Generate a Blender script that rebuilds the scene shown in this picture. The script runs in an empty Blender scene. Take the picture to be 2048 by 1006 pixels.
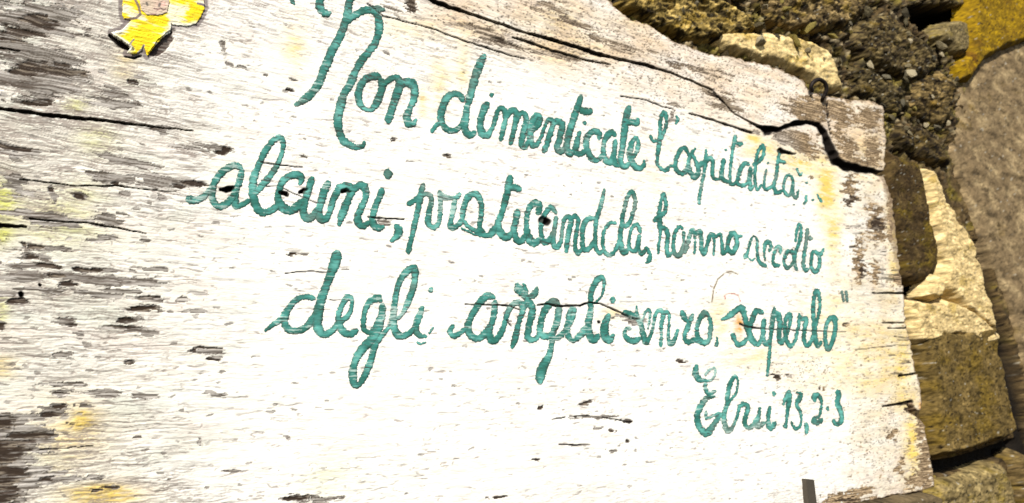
import bpy, bmesh, math, random
import numpy as np
from mathutils import Matrix, Vector

# ------------------------------------------------------------------ camera
S = bpy.context.scene
COL = S.collection
F = 1640.0                                   # focal length in pixels of a 2048 px wide picture
h = np.array([2376., -237., -F]); h /= np.linalg.norm(h)          # board's length direction, camera space
v = np.array([-0.0364, 1., -0.1973]); v -= h * v.dot(h); v /= np.linalg.norm(v)
n = np.cross(v, h)
M = np.stack([h, n, v])                      # rows: world axes in camera space  -> camera to world
CAMP = np.array([0., -1.30 * -n[2], 1.60])
cam_d = bpy.data.cameras.new('camera'); cam = bpy.data.objects.new('camera', cam_d); COL.objects.link(cam)
cam_d.sensor_width = 36; cam_d.lens = 36 * F / 2048; cam_d.clip_start = 0.02; cam_d.clip_end = 200
cam_d.dof.use_dof = True; cam_d.dof.focus_distance = 1.12; cam_d.dof.aperture_fstop = 8.0
mw = Matrix([[*M[i], CAMP[i]] for i in range(3)] + [[0, 0, 0, 1]])
cam.matrix_world = mw
S.camera = cam
S.render.resolution_x = 1024; S.render.resolution_y = 503

# ------------------------------------------------------------------ sky and sun
SUN = Vector((-0.50, -0.62, 0.62)).normalized()      # direction towards the sun
elev = math.asin(SUN.z); azim = math.atan2(SUN.x, SUN.y)
W = bpy.data.worlds.new('World'); S.world = W; W.use_nodes = True
nt = W.node_tree; nt.nodes.clear()
sky = nt.nodes.new('ShaderNodeTexSky'); sky.sky_type = 'NISHITA'; sky.sun_disc = False
sky.sun_elevation = elev; sky.sun_rotation = azim
bg = nt.nodes.new('ShaderNodeBackground'); bg.inputs[1].default_value = 0.09
wo = nt.nodes.new('ShaderNodeOutputWorld')
nt.links.new(sky.outputs[0], bg.inputs[0]); nt.links.new(bg.outputs[0], wo.inputs[0])
sl = bpy.data.lights.new('sun', 'SUN'); sl.energy = 4.4; sl.angle = math.radians(0.6); sl.color = (1.0, 0.95, 0.87)
so = bpy.data.objects.new('sun', sl); COL.objects.link(so)
so.rotation_euler = SUN.to_track_quat('Z', 'Y').to_euler()
S.view_settings.view_transform = 'Standard'; S.view_settings.look = 'None'
S.view_settings.exposure = 0.62; S.view_settings.gamma = 1

# ------------------------------------------------------------------ picture point -> point on a vertical plane of the place
def at(x, y, Y=0.0):
    x = np.asarray(x, float); y = np.asarray(y, float)
    dx = (x - 1024); dy = -(y - 503)
    d = [M[i][0] * dx + M[i][1] * dy - M[i][2] * F for i in range(3)]
    t = (Y - CAMP[1]) / d[1]
    return CAMP[0] + t * d[0], CAMP[2] + t * d[2]

# ------------------------------------------------------------------ noise
def hsh(i, j, k=0):
    i = i.astype(np.int64); j = j.astype(np.int64)
    a = (i * 374761393 + j * 668265263 + k * 2147483647 + 1013904223) & 0xffffffff
    a = ((a ^ (a >> 13)) * 1274126177) & 0xffffffff
    a = ((a ^ (a >> 16)) * 2246822519) & 0xffffffff
    a = a ^ (a >> 15)
    return (a & 0xffffff) / float(0x1000000)
def vn(x, y, k=0):                           # gradient noise, about -1..1
    xi = np.floor(x); yi = np.floor(y); fx = x - xi; fy = y - yi
    ux = fx * fx * fx * (fx * (fx * 6 - 15) + 10); uy = fy * fy * fy * (fy * (fy * 6 - 15) + 10)
    def g(a, b):
        t = hsh(xi + a, yi + b, k) * 6.2831853
        return np.cos(t) * (fx - a) + np.sin(t) * (fy - b)
    p = g(0, 0) * (1 - ux) + g(1, 0) * ux; q = g(0, 1) * (1 - ux) + g(1, 1) * ux
    return (p * (1 - uy) + q * uy) * 1.5
def fb(x, y, k=0, o=4, g=0.5):
    s = 0; a = 1; t = 0
    for i in range(o):
        s = s + a * vn(x * 2 ** i + 17.3 * i, y * 2 ** i - 9.1 * i, k + i); t += a; a *= g
    return s / t * 1.4
def vor(x, y, k=0):                          # cell id noise, distance to the edge
    xi = np.floor(x); yi = np.floor(y)
    f1 = np.full(x.shape, 9.); f2 = np.full(x.shape, 9.); r = np.zeros(x.shape)
    for a in (-1, 0, 1):
        for b in (-1, 0, 1):
            cx = xi + a; cy = yi + b
            d = np.hypot(cx + hsh(cx, cy, k) - x, cy + hsh(cx, cy, k + 7) - y)
            m = d < f1
            f2 = np.where(m, f1, np.minimum(f2, d)); f1 = np.where(m, d, f1)
            r = np.where(m, hsh(cx, cy, k + 13), r)
    return r, f1, f2 - f1
def sm(a, b, x):
    t = np.clip((x - a) / (b - a), 0, 1); return t * t * (3 - 2 * t)
def mix(a, b, t): return a + (b - a) * t
def mixc(c, d, t): return c + (np.asarray(d) - c) * t[..., None]

def seg_dist(x, y, pts, box=60):
    """distance to a polyline, with the parameter along it (index space)"""
    D = np.full(x.shape, 1e3); T = np.zeros(x.shape)
    for i in range(len(pts) - 1):
        ax, ay = pts[i][:2]; bx, by = pts[i + 1][:2]
        vx, vy = bx - ax, by - ay; L = vx * vx + vy * vy + 1e-9
        t = np.clip(((x - ax) * vx + (y - ay) * vy) / L, 0, 1)
        d = np.hypot(x - ax - t * vx, y - ay - t * vy)
        m = d < D; D = np.where(m, d, D); T = np.where(m, i + t, T)
    return D, T
def inside(x, y, P):
    r = np.zeros(x.shape, bool); q = len(P)
    for i in range(q):
        x1, y1 = P[i]; x2, y2 = P[(i + 1) % q]
        if y1 == y2: continue
        c = ((y1 > y) != (y2 > y)) & (x < (x2 - x1) * (y - y1) / (y2 - y1) + x1)
        r ^= c
    return r
def sdf(x, y, P):
    d, _ = seg_dist(x, y, list(P) + [P[0]])
    return np.where(inside(x, y, P), d, -d)

# ------------------------------------------------------------------ materials
def mat(name, rough=0.85, bump=0.0, scale=(60, 60, 400), var=0.12, bdist=0.001, metal=0.0, spec=0.3, base=None, detail=6):
    m = bpy.data.materials.new(name); m.use_nodes = True
    t = m.node_tree; N = t.nodes; L = t.links
    b = N['Principled BSDF']; b.inputs['Roughness'].default_value = rough
    b.inputs['Specular IOR Level'].default_value = spec; b.inputs['Metallic'].default_value = metal
    tc = N.new('ShaderNodeTexCoord'); mp = N.new('ShaderNodeMapping'); mp.inputs['Scale'].default_value = scale
    L.new(tc.outputs['Object'], mp.inputs[0])
    nz = N.new('ShaderNodeTexNoise'); nz.inputs['Scale'].default_value = 1; nz.inputs['Detail'].default_value = detail
    nz.inputs['Roughness'].default_value = 0.65
    L.new(mp.outputs[0], nz.inputs['Vector'])
    mr = N.new('ShaderNodeMapRange'); mr.inputs[1].default_value = 0.3; mr.inputs[2].default_value = 0.7
    mr.inputs[3].default_value = 1 - var; mr.inputs[4].default_value = 1 + var * 0.6
    L.new(nz.outputs[0], mr.inputs[0])
    mx = N.new('ShaderNodeMix'); mx.data_type = 'RGBA'; mx.blend_type = 'MULTIPLY'; mx.inputs[0].default_value = 1
    if base is None:
        at_ = N.new('ShaderNodeAttribute'); at_.attribute_name = 'pigment'; L.new(at_.outputs[0], mx.inputs[6])
    else: mx.inputs[6].default_value = (*base, 1)
    L.new(mr.outputs[0], mx.inputs[7]); L.new(mx.outputs[2], b.inputs['Base Color'])
    if bump:
        bp = N.new('ShaderNodeBump'); bp.inputs['Strength'].default_value = bump; bp.inputs['Distance'].default_value = bdist
        L.new(nz.outputs[0], bp.inputs['Height']); L.new(bp.outputs[0], b.inputs['Normal'])
    return m
M_BOARD = mat('weathered_painted_wood', 0.9, 0.7, (70, 70, 700), 0.22, 0.0010, spec=0.15)
M_TEAL = mat('worn_teal_paint', 0.75, 0.4, (120, 120, 900), 0.22, 0.0006, spec=0.2)
M_YEL = mat('flaking_yellow_paint', 0.75, 0.3, (120, 120, 700), 0.12, 0.0005, spec=0.2)
M_STONE = mat('lichened_stone', 0.95, 0.7, (80, 80, 150), 0.34, 0.0022, spec=0.12)
M_IRON = mat('rusty_iron', 0.6, 0.5, (400, 400, 400), 0.4, 0.0005, 0.4, 0.2, (0.018, 0.013, 0.011))
M_STEEL = mat('dull_grey_metal', 0.6, 0.3, (300, 300, 300), 0.2, 0.0004, 0.3, 0.4, (0.075, 0.062, 0.045))

# ------------------------------------------------------------------ object helpers
def tag(o, label=None, cat=None, group=None, kind=None):
    for k_, v_ in (('label', label), ('category', cat), ('group', group), ('kind', kind)):
        if v_: o[k_] = v_
    return o
def empty(name, loc):
    o = bpy.data.objects.new(name, None); o.location = loc; o.empty_display_size = 0.05; COL.objects.link(o); return o
def link_mesh(name, co, quads, m, parent=None, col=None, smooth=True):
    me = bpy.data.meshes.new(name)
    co = np.asarray(co, np.float32); q = np.asarray(quads, np.int32)
    p_ = parent
    while p_ is not None: co = co - np.array(p_.location, np.float32); p_ = p_.parent
    me.vertices.add(len(co)); me.vertices.foreach_set('co', co.ravel())
    k = q.shape[1]
    me.loops.add(q.size); me.loops.foreach_set('vertex_index', q.ravel())
    me.polygons.add(len(q)); me.polygons.foreach_set('loop_start', np.arange(0, q.size, k, dtype=np.int32))
    me.polygons.foreach_set('loop_total', np.full(len(q), k, np.int32))
    me.update(calc_edges=True); me.validate()
    me.polygons.foreach_set('use_smooth', np.full(len(me.polygons), smooth))
    if col is not None:
        a = me.color_attributes.new('pigment', 'FLOAT_COLOR', 'POINT')
        c = np.ones((len(co), 4), np.float32); c[:, :3] = np.clip(col, 0.004, 0.9); a.data.foreach_set('color', c.ravel())
    me.materials.append(m)
    o = bpy.data.objects.new(name, me); COL.objects.link(o)
    if parent is not None: o.parent = parent
    return o
def axis(lo, a, b, hi, step, grow=1.12):
    mid = np.arange(a, b + step, step); L = []; s = step; p = a
    while p > lo: s *= grow; p -= s; L.append(p)
    R = []; s = step; p = mid[-1]
    while p < hi: s *= grow; p += s; R.append(p)
    return np.array(L[::-1] + list(mid) + R)
def grid_part(name, sel, co, m, parent, col):
    """faces of a big grid whose four corners are all in sel"""
    ny, nx = sel.shape
    f = sel[:-1, :-1]
    idx = np.arange(ny * nx).reshape(ny, nx)
    q = np.stack([idx[1:, :-1], idx[1:, 1:], idx[:-1, 1:], idx[:-1, :-1]], -1)[f]
    used = np.zeros(ny * nx, bool); used[q.ravel()] = True
    new = np.cumsum(used) - 1
    return link_mesh(name, co.reshape(-1, 3)[used], new[q], m, parent, col.reshape(-1, 3)[used])
def skirt_edges(): pass

# ================================================================== THE BOARD
VPX, VPY = 3400., 740.
xs = axis(-330, -6, 1880, 1990, 1.5); ys = axis(-330, -6, 1012, 1330, 1.5)
PX, PY = np.meshgrid(xs, ys)
BX, BZ = at(PX, PY)
slope = (VPY - PY) / (VPX - PX)

OUTER = [(-400, -400), (760, -400), (1020, -90), (1120, -45), (1214, 0), (1236, 22), (1258, 37), (1308, 57), (1341, 80), (1372, 92), (1408, 108), (1475, 117),
         (1536, 130), (1570, 146), (1603, 160), (1623, 185), (1656, 193), (1700, 197), (1743, 201), (1767, 213), (1774, 270), (1773, 330),
         (1768, 350), (1785, 400), (1794, 470), (1797, 520), (1803, 560), (1807, 586), (1811, 650), (1821, 690), (1828, 720), (1837, 760),
         (1843, 800), (1844, 818), (1834, 824), (1822, 808), (1813, 806), (1818, 822), (1836, 836), (1850, 850), (1857, 890),
         (1864, 930), (1870, 972), (1850, 980), (1828, 984), (1770, 994), (1713, 1005), (1300, 1068), (600, 1180), (0, 1270), (-400, 1330)]
edge_n = fb(PX / 9, PY / 9, 3, 3) * 2.6 + fb(PX / 40, PY / 40, 5, 2) * 2.5
SD = sdf(PX, PY, OUTER) + edge_n

# ---- blobs: bare wood (x, y, rx, ry)  and dark weathered wood
BARE = [(60,35,80,26),(60,110,75,28),(110,150,60,16),(60,165,95,16),(130,178,50,12),(85,205,40,9),(220,206,34,9),(235,190,26,7),(205,143,9,5),(262,165,13,6),
 (283,157,12,5),(215,172,18,5),(20,296,55,11),(250,318,46,9),(275,330,26,7),(447,303,14,9),(395,293,45,6),(322,256,16,6),(325,266,9,7),(40,372,24,17),
 (230,356,46,9),(335,362,48,14),(385,368,30,9),(233,370,11,7),(107,386,8,16),(160,394,14,8),(245,388,13,6),(322,395,9,5),(60,430,65,7),(100,444,55,8),
 (215,436,28,13),(216,476,28,8),(290,482,11,4),(58,492,20,7),(85,496,45,5),(63,514,16,6),(90,517,11,6),(50,530,45,7),(107,532,24,6),(172,538,28,8),(225,541,28,6),
 (300,538,26,6),(115,552,20,6),(200,556,135,9),(255,563,85,10),(60,556,55,8),(145,568,22,6),(20,585,48,7),(262,582,44,4),(290,598,34,7),(285,617,30,9),
 (270,641,28,7),(355,600,16,6),(265,656,40,6),(290,667,18,5),(145,643,32,9),(155,668,14,7),(405,588,20,4),(392,622,20,5),(40,603,28,6),(0,650,10,9),
 (200,590,36,6),(90,580,60,5),(412,700,31,8),(424,714,20,6),(262,724,12,5),(125,709,14,4),(80,768,32,4),(130,769,44,5),(196,786,44,8),(120,788,18,7),(275,793,30,6),
 (430,786,16,6),(170,812,14,6),(125,813,14,6),(97,825,24,9),(80,838,14,6),(0,850,62,26),(30,885,62,40),(18,935,78,40),(5,990,70,40),(70,872,36,9),(75,950,42,10),
 (97,956,17,8),(195,958,13,9),(140,960,34,7),(188,982,12,4),(215,975,14,3),(270,873,10,3),(400,883,5,7),(275,921,9,3),(335,957,6,3),(470,942,16,2.5),
 (410,976,6,3),(597,996,36,8),(650,998,30,6),(683,995,7,4),(574,877,6,6),(1004,994,17,4),(1077,919,13,3),(1080,815,6,5),(1172,806,13,5),(1145,833,16,3),
 (1200,834,48,3.5),(1255,843,14,4.5),(1197,856,11,4),(1225,862,6,5),(1150,890,24,3),(1223,903,8,4),(1253,882,4.5,3),(1362,724,7,4.5),(1690,997,56,11),(1715,980,40,6),
 (965,60,50,7),(1000,84,46,10),(1060,100,40,4),(1120,112,40,4),(823,13,11,15),(1595,282,42,19),(1618,305,30,17),(1560,268,25,8),(1702,380,13,36),(1752,445,17,40),
 (1720,520,10,50),(1748,545,9,26),(768,447,14,9),(585,508,11,5),(605,508,12,2.5),(1340,240,8,5),(1355,213,14,4),(1430,192,26,10),(1450,210,22,12),(1640,212,40,18),(1690,225,22,26),(1700,300,16,24),(1738,240,18,20),(1680,262,10,26),(1745,300,14,30),(1720,322,20,10),(1600,215,30,12),(1628,236,24,10),
 (1552,754,7,7),(1578,752,5,4),(1690,650,7,4),(1648,778,3,5),(780,18,20,4),(345,60,4,4),(1165,50,30,6),(1230,90,60,7),(1110,20,40,8),(1390,140,60,8),
 (1782,380,7,26),(1795,560,12,14),(1855,905,14,75),(1838,860,9,20),(1780,440,5,60),(1838,960,20,20),(1784,870,7,12),(1800,935,8,20),(460,130,8,5),(448,90,6,20),(485,135,9,4),(588,160,8,4),(575,181,10,4),(772,105,6,4),(785,280,9,4),(895,312,9,4),
 (600,312,9,4),(530,150,5,3),(1345,230,4,8),(1620,355,4,4),(1512,265,10,5),(1262,640,26,10)]
DARK = [(80,42,34,12),(25,68,48,16),(50,135,26,14),(112,137,40,10),(85,207,30,6),(262,165,12,5),(15,296,40,8),(397,368,18,7),(365,375,16,5),(233,370,9,5),(160,394,11,6),(107,380,7,6),
 (447,304,11,8),(58,492,17,6),(63,514,13,5),(107,532,22,5),(165,538,20,6),(195,538,12,6),(115,552,17,5),(145,568,18,4),(296,596,26,5),(285,617,24,5),(262,641,20,5),(265,656,28,3.5),(40,603,24,5),
 (0,650,9,8),(150,651,18,4),(120,788,10,4),(125,813,13,5),(93,829,18,6),(0,850,30,12),(0,905,60,28),(50,872,45,6),(10,975,40,45),(97,956,12,5),(188,982,11,3.5),(215,975,13,2.5),(597,996,26,5),(1004,994,15,3.5),
 (1077,919,12,2.6),(1080,815,6,5),(1172,806,8,4),(1225,862,5,4),(1253,882,4.5,3),(1258,843,8,3),(1362,724,6.5,4),(823,13,9,13),(585,508,9,4),(1552,754,6,6),(575,181,9,3),(785,280,7,3),(262,724,8,4),(387,701,5,7),
 (424,719,20,2.5),(412,695,28,2.2),(1702,400,10,12),(1755,450,12,14),(1726,545,5,12),(895,312,6,3),(1820,815,8,10),(1640,778,3,5),(1690,650,5,4),(1010,84,24,5),(1690,999,30,4),(1430,192,12,5)]
def rows(pitch, seg, seed):
    r_ = np.floor((BZ + 0.0016 * fb(BX * 20, BZ * 60, seed, 3)) / pitch); q_ = np.floor(BX / seg + hsh(r_, r_ * 0, seed + 1) * 7)
    return hsh(r_, q_, seed + 2) - 0.5
WPX = PX + 46 * rows(0.0062, 0.09, 23) + 20 * rows(0.0031, 0.05, 33) + 7 * fb(BX * 60, BZ * 90, 26, 3)
WPY = PY + 5.5 * fb(BX * 26, BZ * 40, 25, 3) + 3.5 * rows(0.02, 0.018, 43) + 2.0 * vn(BX * 120, BZ * 120, 27)
def field(L, k=0.72):
    B = np.zeros(PX.shape)
    for (x, y, rx, ry) in L:
        j = np.searchsorted(xs, [x - 2.6 * rx - 30, x + 2.6 * rx + 30]); i = np.searchsorted(ys, [y - 2.8 * ry - 14, y + 2.8 * ry + 14])
        if j[0] >= j[1] or i[0] >= i[1]: continue
        w = (slice(i[0], i[1]), slice(j[0], j[1]))
        k_ = min(1.0, rx / 34.); dx = PX[w] + (WPX[w] - PX[w]) * k_ - x; dy = PY[w] + (WPY[w] - PY[w]) * min(1.0, ry / 9.) - y - slope[w] * dx
        B[w] = np.maximum(B[w], np.exp(-k * (np.abs(dx / rx) ** 3 + np.abs(dy / ry) ** 2.6)))
    return B
wx = BX * 1.0 + 0.006 * fb(BX * 22, BZ * 60, 21, 3); wz = BZ + 0.0035 * fb(BX * 14, BZ * 50, 22, 3)
chip_r, _, chip_e = vor(wx / 0.021, wz / 0.0058, 31)
chipL, _, eL = vor(wx / 0.040 + 2, wz / 0.0125 + 1, 45)
chip2, _, e2 = vor(wx / 0.010 + 5, wz / 0.0036, 41)
fine = fb(BX * 90, BZ * 420, 51, 3)
low = fb(BX * 9, BZ * 18, 61, 3)
left = 1 - sm(120, 620, PX + 60 * low)
topb = sm(-70, 30, -(PY - (0.315 * (PX - 870) + 40))) * sm(700, 900, PX)      # above the long split: weathered strip
marg = sm(1660, 1740, PX)                                                     # right margin
B = field(BARE)
streak = fb(BX * 16, BZ * 95, 28, 4, 0.6)
bare_f = B * 0.92 + 0.34 * (chip_r - 0.5) + 0.30 * (chipL - 0.5) * (0.3 + left) + 0.22 * (chip2 - 0.5) + 0.10 * fine + 0.12 * np.clip(streak, -0.4, 1) * (0.25 + left + 0.8 * topb + 0.7 * marg) - 0.04 + 0.17 * left * (1 - 0.5 * sm(300, 700, PY)) + 0.13 * topb + 0.05 * marg + 0.05 * low
bare = sm(0.485, 0.515, bare_f)
# scattered pin chips
spk, _, _ = vor(wx / 0.0075, wz / 0.0030, 71)
dr_, df_, _ = vor(BX / 0.0075, BZ / 0.0034, 73)
def bump2(x, y, rx, ry): return np.exp(-(((PX - x) / rx) ** 2 + ((PY - y) / ry) ** 2))
sdn = np.clip(0.55 * bump2(1400, 160, 130, 45) + 0.5 * bump2(1110, 85, 110, 30) + 0.45 * bump2(1250, 70, 150, 40) + 0.4 * bump2(1600, 740, 60, 30) + 0.3 * bump2(1760, 860, 60, 80) + 0.4 * bump2(1000, 30, 120, 30) + 0.35 * bump2(1580, 210, 60, 30), 0, 1)
specks = (1 - sm(0.22, 0.34, df_)) * (dr_ < sdn * (0.9 + 1.2 * fb(BX * 22, BZ * 40, 75, 3)))
dens = 0.028 * left + 0.006 + 0.045 * topb + 0.03 * marg
bare = np.maximum(bare, (spk < dens * (1 + 1.5 * low)) * 0.8)
dk = field(DARK)
dark = sm(0.36, 0.60, dk + 0.25 * (chip2 - 0.5) + 0.16 * fine + 0.2 * streak) * np.maximum(bare, sm(0.5, 0.8, dk))
bare = np.maximum(bare, dark)

# ---- splits in the wood, plus a groove for the figure's shadow: polyline of (x, y, width), depth in metres
CR = [
 ([(-330,170,5),(-60,206,5),(0,217,4.6),(100,231,4.4),(200,240,3.6),(260,248,3),(330,256,1.8),(386,261,1.2)],0.008),
 ([(-330,400,6),(-60,440,6),(0,450,6),(52,454,3)],0.008), ([(60,437,3),(120,443,2),(180,446,2),(250,459,2.5),(292,467,1)],0.004),
 ([(-20,92,3),(40,102,2)],0.004), ([(40,358,2),(150,372,2),(230,372,2.4),(300,380,1.6),(352,384,1.5)],0.003),
 ([(700,-80,7),(845,-12,7),(870,4,6),(930,25,4),(985,45,2.6),(1040,62,3),(1110,82,4),(1160,97,4.4),(1190,108,5.5),(1215,114,3.4),(1250,122,2.6),(1290,131,4),(1330,142,2.4),(1381,162,2),(1425,182,2),(1450,209,1.6),(1468,229,1.6),(1500,244,2),(1528,258,6)],0.014),
 ([(1528,258,8),(1557,259,6),(1580,250,5),(1592,247,7),(1612,245,5),(1636,250,6),(1648,268,10),(1660,295,12),(1672,318,13),(1690,331,11),(1715,336,10),(1745,341,8),(1790,352,6)],0.018),
 ([(1653,185,4),(1655,210,4),(1658,240,3.5),(1664,268,3)],0.015),
 ([(735,8,2),(766,32,2),(809,43,2),(873,60,2),(930,83,2.4),(986,100,2.6),(1024,112,2),(1050,118,1.4)],0.003),
 ([(1024,75,3),(1060,86,4),(1100,100,3.4),(1130,108,3),(1170,121,2.6),(1220,130,2)],0.006),
 ([(1241,192,1.6),(1291,200,2),(1325,214,2),(1345,218,1.4)],0.003), ([(1378,227,2),(1425,240,3),(1468,255,3),(1502,266,4)],0.006),
 ([(1075,610,2),(1095,608,2.4),(1112,612,4),(1130,612,3),(1160,612,3),(1168,608,3),(1178,605,2.4),(1200,608,2),(1240,625,2.4),(1262,636,3),(1280,640,2)],0.006),
 ([(1480,648,3),(1497,654,4),(1520,657,2.2),(1550,659,1.3),(1600,661,1.2),(1690,664,1)],0.003),
 ([(1240,604,0.5),(1330,600,0.5)],0.0), ([(441,379,4),(452,380,8),(466,376,7)],0.010), ([(560,386,4),(573,388,6)],0.008), ([(684,383,4),(692,381,6),(700,384,4)],0.008),
 ([(600,384,4),(608,381,7),(614,379,4)],0.008), ([(522,325,2),(560,330,2),(605,334,1.4)],0.002), ([(500,368,1.4),(560,374,1.6),(640,410,1.2)],0.001),
 ([(736,434,2.4),(770,437,2),(808,439,2.4)],0.004), ([(1085,441,10),(1092,443,9)],0.016), ([(1196,644,4),(1198,645,4)],0.006), ([(41,587,6),(42,588,6)],0.01), ([(79,569,4),(81,570,4)],0.01),
 ([(1745,586,2),(1780,586,2.4),(1812,586,3)],0.006), ([(1765,645,2),(1815,646,2.4)],0.005), ([(1775,656,2),(1815,658,2)],0.004), ([(1798,752,3),(1838,746,3)],0.006), ([(1766,813,2.4),(1795,808,3),(1822,804,5)],0.009),
 ([(1560,302,7),(1563,303,6),(1590,308,2)],0.006), ([(1534,262,10),(1536,263,8)],0.012),
 ([(219,71,4),(232,82,7),(245,91,7),(258,98,4)],0.004), ([(250,113,2),(268,117,4),(282,112,3)],0.002),  # first groove: shadow under the figure's lower-left edge, made as a dark furrow
 ([(1104,838,1),(1130,834,2)],0.001), ([(1150,833,2),(1178,831,1.2)],0.001), ([(1205,835,1.2),(1262,844,2.4)],0.002), ([(1118,889,1.6),(1150,890,2),(1162,889,1)],0.001),
 ([(80,900,1.5),(185,892,1.5)],0.001), ([(1763,555,0.9),(1783,556,1.2)],0.0012), ([(1782,496,0.8),(1797,497,1.3)],0.0012), ([(1771,557,1.1),(1787,557,1.3)],0.0012), ([(1778,560,0.8),(1803,559,1.3)],0.0012), ([(1752,557,0.7),(1778,558,1.0)],0.0012), ([(1748,540,0.6),(1771,539,1.0)],0.0012), ([(1764,550,0.6),(1776,549,1.0)],0.0012), ([(1762,504,1.0),(1773,503,1.2)],0.0012), ([(1778,549,1.0),(1798,550,1.2)],0.0012), ([(1783,540,1.1),(1799,540,1.5)],0.0012), ([(1773,561,0.8),(1783,560,1.2)],0.0012), ([(1757,509,0.6),(1771,511,1.0)],0.0012), ([(1757,546,0.7),(1766,547,1.0)],0.0012), ([(1788,673,1.1),(1808,675,1.1)],0.0012), ([(1797,680,0.9),(1822,679,1.2)],0.0012), ([(1781,747,1.1),(1805,748,1.1)],0.0012), ([(1777,710,1.0),(1792,711,1.1)],0.0012), ([(1800,675,0.7),(1817,676,0.8)],0.0012), ([(1802,706,0.8),(1828,707,0.8)],0.0012), ([(1791,748,0.9),(1803,747,1.2)],0.0012), ([(1799,721,0.8),(1818,722,1.2)],0.0012), ([(1798,726,0.7),(1821,725,1.2)],0.0012), ([(1788,745,1.1),(1796,746,1.0)],0.0012), ([(1790,689,0.8),(1816,690,0.9)],0.0012), ([(1701,452,0.7),(1720,453,1.0)],0.0012), ([(1691,457,0.8),(1699,457,1.0)],0.0012), ([(1705,467,0.7),(1721,467,1.0)],0.0012), ([(1698,495,0.9),(1709,494,1.2)],0.0012), ([(1714,520,1.1),(1729,522,1.4)],0.0012), ([(1699,493,1.1),(1709,494,1.3)],0.0012),
 ([(1710,700,1),(1790,690,1)],0.001), ([(570,547,1.4),(615,542,1.6),(660,546,1.2)],0.001),
 ([(660,600,1.2),(700,601,1)],0.001), ([(930,608,1.6),(990,611,2),(1015,612,2.4),(1040,620,1.5)],0.003), ([(1012,640,2),(1022,652,1.6)],0.003),
]
crack = np.zeros(PX.shape); cdepth = np.zeros(PX.shape); ccol = np.zeros(PX.shape)
for pts, dep in CR:
    a = np.array(pts, float); j = np.searchsorted(xs, [a[:, 0].min() - 22, a[:, 0].max() + 22]); i = np.searchsorted(ys, [a[:, 1].min() - 22, a[:, 1].max() + 22])
    w = (slice(i[0], i[1]), slice(j[0], j[1]))
    wob = 1.6 * fb(PX[w] / 26, PY[w] / 26, 81, 3)
    D, T = seg_dist(PX[w], PY[w] + wob, pts)
    wd = np.interp(T, np.arange(len(a)), a[:, 2]) * (0.5 if a[:, 2].max() < 5 else 0.62) * (1 + 0.30 * vn(PX[w] / 14, PY[w] / 14, 83))
    c = 1 - sm(0.55, 1.25, D / np.maximum(wd, 0.9))
    c *= np.minimum(1, wd / 0.9)
    crack[w] = np.maximum(crack[w], c); ccol[w] = np.maximum(ccol[w], (1 - sm(1.15, 1.85, D / np.maximum(wd, 0.9))) * np.minimum(1, wd / 0.8)); cdepth[w] = np.maximum(cdepth[w], c * dep)

# ---- fine crackle of the paint, along the grain
cw_x = BX + 0.004 * fb(BX * 40, BZ * 90, 91, 3); cw_z = BZ + 0.0025 * fb(BX * 30, BZ * 40, 92, 3)
_, _, ce = vor(cw_x / 0.019, cw_z / 0.0056, 95)
_, _, ce2 = vor(cw_x / 0.0085, cw_z / 0.0042 + 3, 97)
zone = np.clip(0.38 * left + 0.16 * topb + 0.18 * marg + 0.24 * (1 - sm(0, 520, PY + 0.25 * (PX - 600))) * (1 - sm(1300, 1600, PX)) + 0.22 * sm(880, 1000, PY) + 0.30 * fb(BX * 7, BZ * 9, 99, 3) + 0.02, 0, 1)
zone *= 1 - 0.55 * sm(300, 700, PX) * sm(560, 700, PY) * (1 - sm(880, 1000, PY))
part = sm(0.05, 0.35, fb(BX * 30, BZ * 110, 101, 3) + zone - 0.15)
hair = (1 - sm(0.02, 0.13, ce)) * part * zone + 0.7 * (1 - sm(0.02, 0.12, ce2)) * sm(0.15, 0.5, fb(BX * 24, BZ * 80, 103, 2) + zone * 0.7 - 0.2) * zone
def lines(fx, fz, seed, wth, o=3):
    q = fb(cw_x * fx, cw_z * fz, seed, o); g0 = np.abs(np.gradient(q, axis=0)) + np.abs(np.gradient(q, axis=1)) + 1e-4
    return 1 - sm(wth * 0.4, wth, np.abs(q) / g0)
lz = np.clip(zone * 1.1 + 0.02, 0, 1)
cutn = fb(BX * 45, BZ * 190, 107, 3); cutm = fb(BX * 36 + 4, BZ * 150, 108, 3)
ln = lines(13, 150, 201, 1.5) * sm(-0.35, 0.15, cutn + lz - 0.45) + 0.85 * lines(20, 210, 205, 1.2) * sm(-0.2, 0.25, cutm + lz - 0.55) + 0.7 * lines(34, 120, 207, 1.1) * sm(-0.05, 0.3, -cutn + lz - 0.65)
gr3 = sm(0.05, 0.5, fb(BX * 22, BZ * 480, 209, 3)) * 0.35
fz_ = -0.03 + 0.17 * (1 - sm(150, 560, PY + 0.10 * PX)) + 0.22 * left + 0.12 * sm(850, 960, PY) * (1 - sm(500, 1100, PX)) + 0.10 * marg + 0.26 * fb(BX * 6, BZ * 9, 303, 3)
flk = np.maximum(lines(12, 85, 301, 1.5, 2) * sm(0.02, 0.10, fb(BX * 30, BZ * 120, 305, 2) + fz_ - 0.40), lines(16, 130, 311, 1.3, 2) * sm(0.02, 0.10, fb(BX * 34, BZ * 150, 315, 2) + fz_ - 0.45))
flk = np.maximum(flk, 0.9 * lines(45, 80, 321, 1.2, 2) * sm(0.02, 0.08, fb(BX * 50, BZ * 110, 325, 2) + fz_ - 0.60))
hair = np.clip(0.85 * flk + hair * 0.7 + ln * (0.12 + 1.0 * lz) + gr3 * lz * 0.8, 0, 1)

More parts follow.
